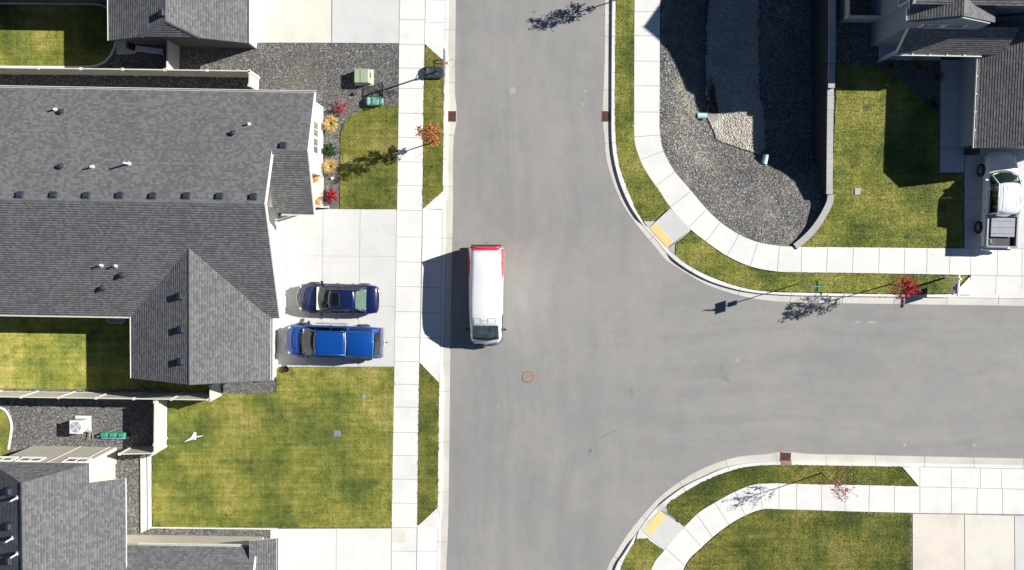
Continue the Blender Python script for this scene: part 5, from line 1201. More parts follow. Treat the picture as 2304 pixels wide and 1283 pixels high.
def vpt(x, zf):  # a point on the left (+y) body side: x along, z height
    for a, b in zip(VST, VST[1:]):
        if a[0] <= x <= b[0]:
            f = (x-a[0])/(b[0]-a[0]); ra, rb = vr(*a), vr(*b); half = [ra[i].lerp(rb[i], f) for i in range(9, 17)][::-1]
            for p, q in zip(half, half[1:]):
                if p.z <= zf <= q.z: return p.lerp(q, (zf-p.z)/max(q.z-p.z, 1e-6))
            return half[-1]
def vsurf(name, x0, x1, z0, z1, side, mat, off=.012, nx=10, nz=6, shape=None):
    m = MB(); vs = []
    for j in range(nz+1):
        for i in range(nx+1):
            x = x0+(x1-x0)*i/nx; a, b = (z0, z1) if not shape else shape(x); p = vpt(x, a+(b-a)*j/nz); vs.append((p.x, side*(p.y+off), p.z+off*.35))
    n = nx+1; m.add(vs, [((j*n+i, j*n+i+1, (j+1)*n+i+1, (j+1)*n+i) if side < 0 else ((j+1)*n+i, (j+1)*n+i+1, j*n+i+1, j*n+i)) for j in range(nz) for i in range(nx)]); return m.build(name, mat, vn, smooth=True)
for sd_ in (-1, 1):
    vsurf('red_swoosh', -2.97, -1.25, 0, 0, sd_, VRED, .014, 16, 8, lambda x: (.45+1.3*max(0, (x+2.2)/.95)**1.2 if x > -2.2 else .45, 2.25-.30*max(0, (x+2.97)/1.72)**1.6))
    vsurf('side_window', 1.05, 1.62, 1.32, 1.78, sd_, BLACK, .014); vsurf('side_window', 1.66, 2.1, 1.22, 1.5, sd_, BLACK, .014)
    m = MB()
    for k in range(5):
        x = -2.75+.33*k; q = [vpt(x, 1.25-.03*k), vpt(x+.22, 1.23-.03*k), vpt(x+.22, 1.31-.03*k), vpt(x, 1.35-.03*k)]; vs = [(p.x, sd_*(p.y+.022), p.z) for p in q]; m.add(vs, [(0, 1, 2, 3) if sd_ < 0 else (3, 2, 1, 0)])
    m.build('side_marking', simple('mark_white', (.75, .75, .75), .5), vn)
m = MB()
for k in range(6):
    x = -.1+.20*k; q = [vpt(x, 2.0), vpt(x+.10, 2.0), vpt(x+.10, 2.03), vpt(x, 2.05)]; m.add([(p.x, p.y+.015, p.z) for p in q], [(3, 2, 1, 0)])
m.build('side_marking', simple('mark_grey', (.45, .45, .46), .5), vn)
rb = MB(); rb.tube([(-3.045, -.93, .6), (-3.045, -.92, 1.8), (-3.03, -.86, 2.22), (-3.0, -.5, 2.30), (-3.0, 0, 2.33), (-3.0, .5, 2.30), (-3.03, .86, 2.22), (-3.045, .92, 1.8), (-3.045, .93, .6)], .075, 8); rb.build('rear_frame', VRED, vn, smooth=True)
m = MB(); m.ribbon([(-3.0, -.74+.1*k, 2.31+.045*(1-((-.74+.1*k)/.74)**2)) for k in range(16)], [(-2.86, -.76+.1013*k, 2.325+.045*(1-((-.76+.1013*k)/.76)**2)) for k in range(16)]); m.build('rear_roof_band', VRED, vn, smooth=True)
m = MB(); m.box((-3.035, 0, 1.25), (.03, 1.84, 1.7)); m.build('rear_door', VRED, vn, bevel=.01)
m = MB(); m.box((-3.11, 0, .46), (.16, 1.9, .16)); m.build('rear_bumper', DKMET, vn, bevel=.04)
m = MB(); m.tube([(-3.1, .0, .5), (-3.32, 0, .5)], .03, 8); m.tube([(-3.3, 0, .5), (-3.3, 0, .6)], .04, 8); m.build('tow_hitch', CHROME, vn)
for y in (-.9, .9): rbox(vn, 'taillight', (-3.07, y, 1.5), (.05, .12, .5), simple('lamp_pale', (.7, .6, .55), .2))
def wsv(u, v): x = 2.50+(1.62-2.50)*v+.10*(1-u*u)*(1-v)-.0*v; y = u*(.84+(.80-.84)*v); z = 1.41+(2.125-1.41)*v+.045*(1-u*u)*(.2+v*.8)+.035; return Vector((x, y, z+.012))
VG = simple('van_windscreen', (.05, .066, .055), .05, .75, 2.6, 0, 1)  # wide mottling in the colour stands in for reflections on the glass
grid_surf(lambda u, v: wsv(u*.95, .02+.93*v), 14, 8).build('windshield', VG, vn, smooth=True)
m = MB(); m.ribbon([wsv(u, -.02)+Vector((.03, 0, .004)) for u in np.linspace(-.95, .95, 15)], [wsv(u, .10)+Vector((0, 0, .010)) for u in np.linspace(-.95, .95, 15)]); m.build('cowl_grille', BLACK, vn)
m = MB(); m.tube([wsv(-.7, .06)+Vector((0,0,.03)), wsv(.0, .12)+Vector((0,0,.03))], .014, 6); m.tube([wsv(.05, .06)+Vector((0,0,.03)), wsv(.72, .14)+Vector((0,0,.03))], .014, 6); m.build('wiper', BLACK, vn)
m = MB(); m.tube([(1.5, -.62, 2.225), (1.2, -.64, 2.315), (1.2, -.2, 2.355), (1.5, -.18, 2.255)], .008, 5); m.tube([(1.5, .62, 2.225), (1.2, .64, 2.315), (1.2, .2, 2.355), (1.5, .18, 2.255)], .008, 5); m.build('roof_crease', simple('crease_grey', (.4, .42, .45), .5), vn)
m = MB()
for k in range(9): m.box((-1.0, -.64+.16*k, 2.345-.05*abs((-.64+.16*k)/.7)**2), (2.9, .03, .003))
m.build('roof_rib', VW, vn, bevel=.008)
for x, y in ((1.35, -.1), (1.33, .1), (1.31, -.28), (1.68, -.02)): rbox(vn, 'marker_light', (x, y, 2.27 if x < 1.5 else 2.13), (.05, .10, .04), simple('amber_grey', (.4, .3, .2), .4), .5)
m = MB(); m.tube(cr([(2.50, -.97, .55), (2.74, -.86, .55), (2.92, -.6, .55), (3.0, 0, .55), (2.92, .6, .55), (2.74, .86, .55), (2.50, .97, .55)], 4), .13, 10); m.build('front_bumper', simple('bumper_dark', (.08, .09, .11), .6, .1), vn, smooth=True)
m = MB(); m.tube(cr([(2.70, -.78, .84), (2.88, -.4, .84), (2.94, 0, .84), (2.88, .4, .84), (2.70, .78, .84)], 4), .03, 8); m.build('grille_bar', simple('bar_grey', (.3, .33, .37), .5), vn)
for y in (-.76, .76): rbox(vn, 'headlight', (2.66, y, 1.02), (.44, .15, .14), simple('lamp_grey', (.28, .33, .38), .1, .2), -.55 if y > 0 else .55)
m = MB()
for y0 in (-.32, .06):
    for k in range(4): m.box((2.70, y0+.07*k, 1.165), (.025, .045, .008), M=Matrix.Rotation(.62, 4, 'Y'))
m.build('hood_marking', MATS['mark_grey'], vn)
mirrors(vn, 1.98, 1.0, 1.35, BLACK, .16, (.10, .20, .28))
for x in (-2.0, 2.1):
    for y in (-.9, .9): wheel(vn, x, y, .35, .24)
rbox(vn, 'licence_plate', (3.14, 0, .50), (.02, .3, .14), MATS['plate_white'])
handles(vn, 1.02, 1.0, (1.0, -.4), BLACK)

# ------------------------------------------------------------------ trees and plants
BARK = simple('bark', (.16, .12, .09), .9, .3, 12, bs=.5)
def leafmesh(pts, size, mat, name, parent, local=True, flat=0.0, asp=.55):
    n = len(pts); p = np.array(pts); V = np.zeros((n, 4, 3)); nrm = rng.normal(0, 1, (n, 3)); nrm[:, 2] = np.abs(nrm[:, 2])+flat; nrm /= np.linalg.norm(nrm, axis=1)[:, None]
    a = np.cross(nrm, rng.normal(0, 1, (n, 3))); a /= np.linalg.norm(a, axis=1)[:, None]; b = np.cross(nrm, a); s = (size*rng.uniform(.6, 1.3, n))[:, None]
    V[:, 0] = p-a*s; V[:, 1] = p-b*s*asp; V[:, 2] = p+a*s; V[:, 3] = p+b*s*asp
    V = V.reshape(-1, 3); i = np.arange(n)*4; Fc = np.concatenate([np.stack([i, i+1, i+2], 1), np.stack([i, i+2, i+3], 1)])
    o = scatter_mesh(name, V, Fc, mat); del o['kind']; o.parent = parent; return o
def tree(name, label, base, h, z0, rad, nlimb, per, size, mat, spread=.10, seed=1, lean=(0, 0), top=1.0, asp=.55):
    rnd = random.Random(seed); t = thing(name, label, 'tree', base, 0)
    m = MB(); pts = [Vector((lean[0]*k/6+.02*rnd.uniform(-1, 1), lean[1]*k/6+.02*rnd.uniform(-1, 1), h*.92*k/6)) for k in range(7)]; m.tube(pts, [.045, .038, .033, .028, .022, .016, .008], 8)
    m.build('trunk', BARK, t, smooth=True)
    m = MB(); lv = []
    for i in range(nlimb):
        f = (i+.5)/nlimb; z = z0+(h*.88-z0)*f; az = i*2.4+rnd.uniform(-.5, .5); prof = math.sin(PI*min(1, .22+.78*(1-f))**.8) if top == 1 else (1-f*.75)
        L = rad*(.45+.6*prof)*rnd.uniform(.65, 1.15); q = Vector((lean[0]*z/h, lean[1]*z/h, z)); d = Vector((math.cos(az), math.sin(az), .75+.5*f)).normalized()
        P1 = q+d*L*.5+Vector((0, 0, .04)); P2 = q+d*L+Vector((rnd.uniform(-.1, .1), rnd.uniform(-.1, .1), .10*L)); m.tube([q, P1, P2], [.014, .009, .004], 5)
        for k in range(4):
            f2 = .35+.2*k; s0 = q.lerp(P2, f2); az2 = az+rnd.choice((-1, 1))*rnd.uniform(.5, 1.1); e = s0+Vector((math.cos(az2), math.sin(az2), .5)).normalized()*L*.42*rnd.uniform(.5, 1.1); m.tube([s0, e], [.006, .003], 4)
            for _ in range(per):
                g_ = rnd.random(); c = s0.lerp(e, .25+.8*g_); lv.append([c.x+rnd.gauss(0, spread*.6), c.y+rnd.gauss(0, spread*.6), c.z+rnd.gauss(0, spread*.6)])
        for _ in range(per): c = P1.lerp(P2, rnd.random()*1.1); lv.append([c.x+rnd.gauss(0, spread*.5), c.y+rnd.gauss(0, spread*.5), c.z+rnd.gauss(0, spread*.5)])
    m.build('branches', BARK, t, smooth=True); leafmesh(lv, size, mat, 'crown', t, asp=asp); return t
LO = m_leaf('leaf_orange', [(.18, .055, .02), (.40, .15, .05), (.56, .26, .10), (.64, .36, .16)])
LR = m_leaf('leaf_red', [(.22, .006, .015), (.42, .015, .03), (.60, .05, .07)])
LP = m_leaf('leaf_pink', [(.40, .05, .03), (.55, .14, .10), (.62, .28, .2)])
LB = m_leaf('leaf_brown', [(.10, .05, .03), (.20, .10, .06)])
tree('maple_tree', 'young tree with dry orange brown leaves in the strip beside the western sidewalk', P(977, 320, ZL), 4.4, 1.25,   .80, 20, 13, .080, LO, .13, 3, (.10, .06))
tree('maple_tree', 'young tree with sparse bright red leaves in the strip left of the sign post', P(2004, 640, ZL), 4.1, 1.7, .92, 17, 14, .066, LR, .12, 5, (-.78, -.08), 0, .42)
tree('maple_tree', 'almost bare sapling with a few pink red leaves beside the south east sidewalk', P(1849, 1065, ZL), 3.9, 1.9, .95, 12, 6, .055, LP, .10, 8, (-.05, -.15), 0, .5)
tree('maple_tree', 'sapling at the top edge of the photo casting a leafy shadow on the street', P(1404, -6, ZL), 3.6, 1.2, .78, 15, 14, .068, LB, .13, 11, (0, 0), 0)
pts = []
for cx, cy, sx, sy, n_ in ((965, 325, 16, 22, 45), (1005, 330, 8, 30, 14), (2030, 672, 22, 14, 40), (1400, 20, 12, 30, 25), (840, 360, 50, 60, 16), (1060, 420, 40, 160, 10)):
    for _ in range(n_): q = P(cx+random.gauss(0, sx), cy+random.gauss(0, sy), ZL+.045); pts.append([q.x, q.y, q.z if not (1019 < cx < 1100) else .012])
o = leafmesh(pts, .034, LO, 'fallen_leaves', None, flat=3.0); tag(o, 'brown fallen leaves dotted on the grass strips under the young trees', 'leaves', kind='stuff')
# fallen leaves round the bare sapling
pts = []
for _ in range(90):
    q = P(1870+random.gauss(0, 42), 1066+random.gauss(0, 15), ZL+.03); pts.append([q.x, q.y, q.z+.01])
o = leafmesh(pts, .030, m_leaf('leaf_pale', [(.6, .55, .42), (.7, .66, .5)], .1), 'fallen_leaves', None, flat=2.5); tag(o, 'pale fallen leaves scattered on the grass around the bare sapling', 'leaves', kind='stuff')
pts = []
for cx, cy, sx, sy, n_ in ((1888, 1060, 15, 9, 70), (1860, 1087, 20, 5, 45), (1880, 1105, 14, 8, 25), (2058, 1208, 7, 6, 12), (2150, 1045, 30, 3, 8)):
    for _ in range(n_): q = P(cx+random.gauss(0, sx), cy+random.gauss(0, sy), ZL+.05); pts.append([q.x, q.y, q.z])
o = leafmesh(pts, .030, LP, 'fallen_leaves', None, flat=2.5); tag(o, 'red fallen leaves lying on the south east grass strip and sidewalk', 'leaves', kind='stuff')

def grasstuft(label, px, py, r, n, cols, seed, cat='ornamental grass', name='ornamental_grass'):
    rnd = random.Random(seed); t = P(px, py, ZS+.2); t.z = ZS; m = MB()
    for i in range(n):
        az = rnd.uniform(0, 2*PI); L = r*rnd.uniform(.6, 1.15); e = rnd.uniform(.25, 1.0); pr = Vector((math.cos(az), math.sin(az), 0)); nr = Vector((-pr.y, pr.x, 0)); b0 = pr*rnd.uniform(0, .07)
        w_ = rnd.uniform(.007, .014); q = [b0, b0+pr*L*.35*e+Vector((0, 0, L*.65)), b0+pr*L*.75*e+Vector((0, 0, L*.85)), b0+pr*L*1.15*e+Vector((0, 0, L*.70))]
        vs = []
        for k, p in enumerate(q): ww_ = w_*(1, 1, .8, .2)[k]; vs += [p-nr*ww_, p+nr*ww_]
        m.add(vs, [(0, 1, 3, 2), (2, 3, 5, 4), (4, 5, 7, 6)])
    o = m.build(name, m_leaf('tuft_'+str(seed), cols, .3)); o.location = t; return tag(o, label, cat)
GOLD = [(.40, .27, .08), (.70, .50, .18), (.85, .70, .36)]
grasstuft('golden ornamental grass clump nearest the red shrub by the front windows', 745, 279, .56, 420, GOLD, 21)
grasstuft('golden ornamental grass clump between the green shrub and the porch', 744, 375, .52, 380, GOLD, 22)
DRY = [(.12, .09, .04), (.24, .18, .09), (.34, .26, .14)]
grasstuft('dry grass clump in deep shade at the corner of the entry porch slab', 2002, 147, .5, 200, DRY, 23)
grasstuft('dry grass clump in deep shade below the middle of the porch roof gutter', 2063, 148, .5, 220, DRY, 24)
grasstuft('dry grass clump in deep shade beside the shaded concrete walk', 2107, 174, .5, 220, DRY, 25)
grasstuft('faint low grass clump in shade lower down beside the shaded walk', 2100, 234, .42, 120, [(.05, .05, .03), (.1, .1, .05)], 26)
def shrub(label, px, py, r, h, n, mat, size, seed, asp=.35):
    rnd = random.Random(seed); q = P(px, py, ZS+h*.6); q.z = ZS; t = thing('shrub', label, 'shrub', q); m = MB(); lv = []
    for i in range(26):
        az = rnd.uniform(0, 2*PI); e = rnd.random()**.6; d = Vector((math.cos(az)*e*r, math.sin(az)*e*r, h*(1-.45*e*e)*rnd.uniform(.8, 1.1))); m.tube([(0, 0, 0), d*.5+Vector((0, 0, h*.12)), d], [.010, .007, .003], 4)
        for _ in range(n//26): f = rnd.uniform(.35, 1.05); lv.append([d.x*f+rnd.gauss(0, .035), d.y*f+rnd.gauss(0, .035), d.z*f+h*.1*(1-f)+rnd.gauss(0, .03)])
    m.build('stems', BARK, t); leafmesh(lv, size, mat, 'foliage', t, asp=asp); return t
shrub('dusty red spiky shrub beside the grey utility lid north of the golden grass', 766, 240, .56, .65, 2000, m_leaf('barberry_dusty', [(.30, .03, .04), (.52, .10, .11), (.60, .24, .23)]), .040, 31, .22)
shrub('deep crimson round shrub next to the porch slab', 746, 439, .52, .6, 2200, m_leaf('barberry', [(.22, .01, .025), (.44, .02, .045), (.58, .08, .10)]), .036, 32, .45)
shrub('round green shrub between the two golden grass clumps', 742, 336, .46, .5, 1500, m_leaf('box_green', [(.02, .05, .012), (.05, .11, .025), (.09, .17, .045)]), .042, 33, .6)
m_ = leafmesh([[P(755, 258, ZS+.05).x+random.gauss(0, .12), P(755, 258, 0).y+random.gauss(0, .12), ZS+.05+abs(random.gauss(0, .04))] for _ in range(120)], .04, m_leaf('teal_leaf', [(.01, .10, .07), (.03, .2, .14)]), 'low_plant', None); tag(m_, 'tiny teal green plant at the foot of the dusty red shrub', 'plant')

# ------------------------------------------------------------------ small things in the west yard
def at(px, py, z=ZS, h=0): q = P(px, py, z+h); q.z = z; return q
t = thing('transformer_box', 'pale green metal transformer cabinet on the gravel near the north driveway', 'utility box', at(818, 173, ZS, .3), ROT)
m = MB(); m.box((0, 0, .03), (1.15, 1.0, .06)); m.build('base_pad', CONCG, t)
m = MB(); m.add([(-.52, -.43, .06), (.52, -.43, .06), (.52, .43, .06), (-.52, .43, .06), (-.5, -.42, .66), (.36, -.42, .70), (.36, .42, .70), (-.5, .42, .66)], [(0,3,2,1),(4,5,6,7),(0,1,5,4),(1,2,6,5),(2,3,7,6),(3,0,4,7)]); m.build('cabinet', GREENM, t, bevel=.025)
m = MB(); m.box((-.12, 0, .685), (.02, .84, .02)); m.build('lid_seam', simple('seam_green', (.2, .25, .15), .6), t)
m = MB(); m.box((.47, .1, .42), (.02, .30, .2), M=Matrix.Rotation(.25, 4, 'Y')); m.build('warning_plate', simple('plate_pale', (.65, .66, .60), .5), t)
t = thing('utility_pedestal', 'small mint green rounded utility box at the edge of the front lawn', 'utility box', at(843, 228, ZS, .3), ROT)
m = MB(); m.box((-.10, 0, .22), (.78, .50, .40)); m.build('cover', MINT, t, bevel=.09); m = MB(); m.box((.31, 0, .20), (.09, .52, .37)); m.build('collar', simple('mint_dark', (.10, .30, .20), .5), t, bevel=.02)
m = MB(); m.box((.43, 0, .16), (.16, .44, .30)); m.build('end_cap', simple('mint_light', (.38, .62, .50), .5), t, bevel=.05)
m = MB(); m.prism([P(x, y) for x, y in [(761, 222), (779, 222), (779, 240), (761, 240)]], .05, ZS+.03); tag(m.build('meter_lid', simple('lid_grey', (.16, .16, .18), .7)), 'flat grey utility lid in the gravel behind the dusty red shrub', 'utility lid')
t = thing('hose_valve', 'small black irrigation valve on the gravel between the two utility boxes', 'valve', at(796, 212)); m = MB(); m.lathe((0, 0, 0), [(.10, 0), (.12, .05), (.09, .12), (.03, .15)], 14); m.box((-.12, -.03, .05), (.2, .05, .05), .4); m.build('valve_body', BLACK, t)
t = thing('ball', 'small white ball resting on the gravel beside the porch', 'ball', at(748, 402)); m = MB(); m.lathe((0, 0, 0), [(.09*math.sin(a), .09-.09*math.cos(a)) for a in np.linspace(.05, PI-.05, 10)], 16); m.build('ball_shell', simple('white_gloss', (.8, .8, .8), .4), t, smooth=True)
def pumpkin(label, px, py, r):
    t = thing('pumpkin', label, 'pumpkin', at(px, py, .26, .15), 0, 'pumpkins on the porch'); m = MB()
    m.lathe((0, 0, 0), [(r*math.sin(a)**.8*.98+.005, r*.82*(1-math.cos(a))*.95-r*.08*(math.sin(a*1.0)<.25)) for a in np.linspace(.12, PI-.12, 12)], 40, lobes=9, la=.10)
    m.build('rind', simple('pumpkin_orange', (.72, .19, .02), .45, .12, 8), t, smooth=True); m = MB(); m.tube([(0, 0, r*1.5), (.01, 0, r*1.72), (.04, .01, r*1.85)], [.025, .018, .02], 6); m.build('stalk', simple('stalk', (.12, .1, .03), .8), t)
pumpkin('orange pumpkin against the wall at the upper end of the porch', 709, 403, .19); pumpkin('orange pumpkin at the lower end of the porch by the porch post', 714, 455, .19)
m = MB(); q = at(645, 830, ZL); m.lathe(q, [(.13, 0), (.19, .16), (.20, .22), (.17, .22), (.15, .12)], 18); tag(m.build('planter_pot', BLACK), 'round black pot at the driveway edge behind the bright blue pickup', 'pot')
m = MB(); q = at(817.5, 893, ZL); m.lathe(q, [(.13, 0), (.13, .03), (.115, .035), (.02, .04)], 20); tag(m.build('valve_cover', simple('teal_cover', (.16, .36, .32), .6)), 'round teal valve cover flush in the front lawn', 'valve cover')
m = MB(); m.box(tuple(at(758.5, 975.5, ZL)+Vector((0, 0, .015))), (.46, .38, .05), ROT); tag(m.build('meter_lid', simple('lid_slate', (.21, .22, .25), .8), bevel=.02), 'rounded slate grey meter lid in the middle of the front lawn', 'utility lid')
m = MB(); q = at(1929, 431, ZL); m.box(tuple(q+Vector((0, 0, .02))), (.34, .40, .05), ROT+.05); m.box(tuple(q+Vector((.16, .12, .02))), (.10, .16, .045), .4); tag(m.build('meter_lid', simple('lid_pale', (.42, .42, .42), .8), bevel=.01), 'light grey utility lid in the lawn of the top right house', 'utility lid')
# white wing-shaped splash block on the lawn
t = thing('downspout_piece', 'white three armed plastic piece lying on the front lawn near the stepped fence', 'downspout piece', at(436, 984, ZL)); m = MB()
for x0, y0, x1, y1, wa, wb in ((0, 0, -.56, -.28, .10, .012), (0, .02, .62, .10, .06, .012), (-.02, -.1, .12, .32, .17, .07)):
    a, b_ = Vector((x0, y0, .03)), Vector((x1, y1, .035)); d = (b_-a).normalized(); nr = Vector((-d.y, d.x, 0)); m.add([a-nr*wa, a+nr*wa, b_+nr*wb, b_-nr*wb, a-nr*wa+Vector((0,0,.05)), a+nr*wa+Vector((0,0,.05)), b_+nr*wb+Vector((0,0,.03)), b_-nr*wb+Vector((0,0,.03))], [(3,2,1,0),(4,5,6,7),(0,1,5,4),(1,2,6,5),(2,3,7,6),(3,0,4,7)])
m.build('plastic_arms', simple('white_plastic', (.75, .75, .73), .5), t)
m = MB(); q = at(932, 986, ZC)+Vector((0, 0, .008)); pts = [(-.13, .22), (-.04, .20), (-.02, .30), (.05, .26), (.13, .33), (.14, .05), (.16, -.24), (.02, -.22), (-.04, -.26), (-.16, -.15)]; m.prism([q+Vector((x, y, 0)) for x, y in pts], q.z-.004, q.z+.004); tag(m.build('paper_scrap', simple('chalk_white', (.78, .78, .77), .8, .2, 8)), 'white torn paper scrap on the western sidewalk edge', 'paper')  # flat scrap of white paper lying on the sidewalk
# basketball hoop
t = thing('basketball_hoop', 'portable basketball hoop with black base leaning out over the kerb', 'basketball hoop', at(976, 163, ZL, .15), ROT)
rim = P(1016.5, 143.5, 2.85)-Vector(t.location); Mi = Matrix.Rotation(-ROT, 4, 'Z'); rim = Mi@rim; bbx = rim.x-.40
m = MB(); m.loft([[Vector((x, y*k, z)) for (x, y) in ((-.60, -.30), (-.45, -.40), (.45, -.38), (.62, -.18), (.62, .18), (.45, .38), (-.45, .40), (-.60, .30))] for k, z in ((1, .0), (1, .16), (.8, .26))]); m.build('base_tank', simple('tank_black', (.035, .042, .052), .45, .2, 6), t, bevel=.03)
m = MB(); m.tube([(-.3, .0, .29), (.1, .12, .30), (.42, .0, .30), (.1, -.12, .30), (-.3, 0, .29)], .03, 6); m.box((-.35, 0, .28), (.20, .5, .03)); m.build('base_rib', simple('rib_grey', (.09, .10, .12), .4), t)
m = MB(); m.tube([(.1, 0, .1), (bbx-.62, rim.y-.0, 3.15)], .05, 10); m.tube([(-.5, .3, .25), (.25, .02, .95)], .018, 6); m.tube([(-.5, -.3, .25), (.25, -.02, .95)], .018, 6); m.build('pole', BLACK, t)
m = MB()
for y in (-.14, .14): m.tube([(bbx-.62, rim.y+y*.4, 3.05), (bbx-.02, rim.y+y, 2.85)], .022, 6); m.tube([(bbx-.62, rim.y+y*.4, 3.15), (bbx-.02, rim.y+y, 3.3)], .022, 6)
m.build('bracket', BLACK, t)
m = MB(); y0 = rim.y
for a, b_ in (((-.68, 2.72), (.68, 2.72)), ((.68, 2.72), (.68, 3.55)), ((.68, 3.55), (-.68, 3.55)), ((-.68, 3.55), (-.68, 2.72))): m.tube([(bbx, y0+a[0], a[1]), (bbx, y0+b_[0], b_[1])], .028, 6)
for a, b_ in (((-.3, 2.85), (.3, 2.85)), ((.3, 2.85), (.3, 3.3)), ((.3, 3.3), (-.3, 3.3)), ((-.3, 3.3), (-.3, 2.85))): m.tube([(bbx, y0+a[0], a[1]), (bbx, y0+b_[0], b_[1])], .02, 6)
m.build('backboard_frame', simple('frame_grey', (.12, .12, .13), .5), t)
m = MB(); m.box((bbx, y0, 3.135), (.012, 1.32, .80)); m.build('backboard', m_glass('backboard_clear', (.85, .87, .88)), t)
m = MB(); m.tube([(rim.x+.23*math.cos(a), rim.y+.23*math.sin(a), 2.85) for a in np.linspace(0, 2*PI, 29)], .012, 6, caps=False); m.box((rim.x-.31, rim.y, 2.84), (.18, .14, .05)); m.build('rim', simple('rim_red', (.62, .04, .03), .4), t)
m = MB()
for k in range(12):
    a0 = 2*PI*k/12
    for sg_ in (-1, 1): m.tube([(rim.x+.23*math.cos(a0), rim.y+.23*math.sin(a0), 2.84), (rim.x+.16*math.cos(a0+sg_*.26), rim.y+.16*math.sin(a0+sg_*.26), 2.62), (rim.x+.12*math.cos(a0), rim.y+.12*math.sin(a0), 2.42)], .005, 4)
m.build('net', simple('net_white', (.7, .7, .7), .8), t)
# air conditioner
t = thing('air_conditioner', 'white outdoor air conditioner on a concrete pad in the gravel side yard', 'air conditioner', at(188, 953, ZS), ROT)
m = MB(); m.box((0, 0, .04), (.98, 1.0, .08)); m.build('pad', CONC, t)
m = MB(); m.box((-.02, -.04, .46), (.76, .78, .74)); m.build('housing', simple('ac_grey', (.45, .45, .46), .5), t, bevel=.06)
m = MB(); m.box((-.02, -.04, .86), (.82, .84, .06)); m.build('top_cover', simple('ac_white', (.68, .68, .68), .45), t, bevel=.03)
m = MB(); m.cyl((-.02, -.04, .885), .33, .012, 32); m.build('fan_well', simple('well_grey', (.25, .27, .33), .5), t)
m = MB()
for k in range(4): a0 = PI/2*k+.4; m.add([Vector((-.02, -.04, .905))+Vector((math.cos(a0+d)*rr, math.sin(a0+d)*rr, e)) for d, rr, e in ((0, .05, 0), (-.1, .30, .012), (.5, .30, -.004), (.8, .07, 0))], [(0, 1, 2, 3)])
m.cyl((-.02, -.04, .90), .07, .02, 16); m.build('fan', simple('fan_pale', (.55, .57, .62), .5), t)
m = MB()
for rr in (.10, .17, .24, .31): m.tube([(-.02+rr*math.cos(a), -.04+rr*math.sin(a), .925) for a in np.linspace(0, 2*PI, 25)], .006, 4)
for k in range(8): m.tube([(-.02, -.04, .925), (-.02+.34*math.cos(PI*k/4), -.04+.34*math.sin(PI*k/4), .925)], .005, 4)
m.build('guard', simple('guard_grey', (.6, .6, .62), .4), t); m = MB(); m.tube([(.36, -.3, .3), (.52, -.55, .2), (.46, -.95, .25)], .03, 6); m.tube([(.36, -.25, .25), (.6, -.6, .06), (.62, -.95, .1)], .02, 6); m.build('line_set', simple('pipe_tan', (.3, .25, .2), .7), t)
t = thing('garden_cushions', 'rolled green cushions standing beside the tan house wall', 'cushions', at(259, 978, ZS, .2), ROT)
for k, x in enumerate((-.62, -.08, .46)):
    m = MB(); m.box((x, 0, .22), (.50, .30, .42)); m.build('cushion', simple('cushion_green', (.04, .26, .16), .7, .2, 5), t, bevel=.10)
m = MB(); m.box((0, -.20, .10), (1.75, .14, .18)); m.tube([(-.9, -.1, .3), (-1.1, -.12, .3)], .03, 6); m.build('blue_tray', simple('tray_blue', (.22, .38, .60), .5), t)
# items behind the clipped gable house
m = MB(); m.prism([P(x, y) for x, y in [(264, 88), (308, 88), (309, 122), (264, 124)]], .03, ZC); tag(m.build('patio_slab', CONCG), kind='structure')
t = thing('bench', 'pale plank bench in the shade below the clipped gable', 'bench', at(336, 113, ZS, .4), ROT-.12); m = MB()
m.box((0, 0, .44), (1.66, .34, .05)); m.build('seat', simple('plank_pale', (.55, .55, .60), .6, .1), t, bevel=.01)
for x in (-.7, .7):
    m = MB(); m.box((x, 0, .21), (.07, .30, .42)); m.build('leg', simple('plank_pale', (.55, .55, .6)), t)
t = thing('patio_grill', 'small dark red and black grill on the shaded patio slab', 'grill', at(295, 103, ZC, .5)); m = MB(); m.box((0, 0, .45), (.26, .46, .3)); m.build('grill_body', BLACK, t, bevel=.04); m = MB(); m.box((-.14, 0, .63), (.2, .44, .10)); m.build('lid', simple('dull_red', (.25, .03, .03), .4), t, bevel=.04)
for x in (-.1, .1):
    m = MB(); m.box((x, 0, .15), (.03, .4, .30)); m.build('leg', BLACK, t)
t = thing('storage_tub', 'white plastic tub half hidden under the rear eave of the large house', 'tub', at(262, 716, ZS, .4), ROT); m = MB(); m.loft([[Vector((a*k, b_*k, z)) for a, b_ in ((-.5, -.22), (-.4, -.32), (.4, -.32), (.5, -.22), (.5, .22), (.4, .32), (-.4, .32), (-.5, .22))] for k, z in ((.85, 0), (1, .5), (1.04, .52), (.94, .52), (.85, .1))]); m.build('tub_shell', simple('tub_white', (.66, .68, .72), .5), t)
t = thing('trash_bin', 'dark bin in the shade beside the white pickup nose', 'bin', at(2186, 341, ZC, .5)); m = MB(); m.loft([[Vector((a*k, b_*k, z)) for a, b_ in ((-.26, -.22), (.26, -.22), (.26, .22), (-.26, .22))] for k, z in ((.8, 0), (1, .85))]); m.build('bin_body', BLACK, t, bevel=.03); m = MB(); m.box((0, 0, .89), (.58, .5, .07)); m.build('lid', simple('bin_lid', (.03, .035, .03), .5), t, bevel=.03)
t = thing('storage_box', 'small pale box inside the shaded fence corner', 'box', at(1966, 18, ZS, .1)); m = MB(); m.box((0, 0, .15), (.22, .32, .3)); m.build('box_shell', simple('box_pale', (.55, .58, .62), .5), t, bevel=.02)

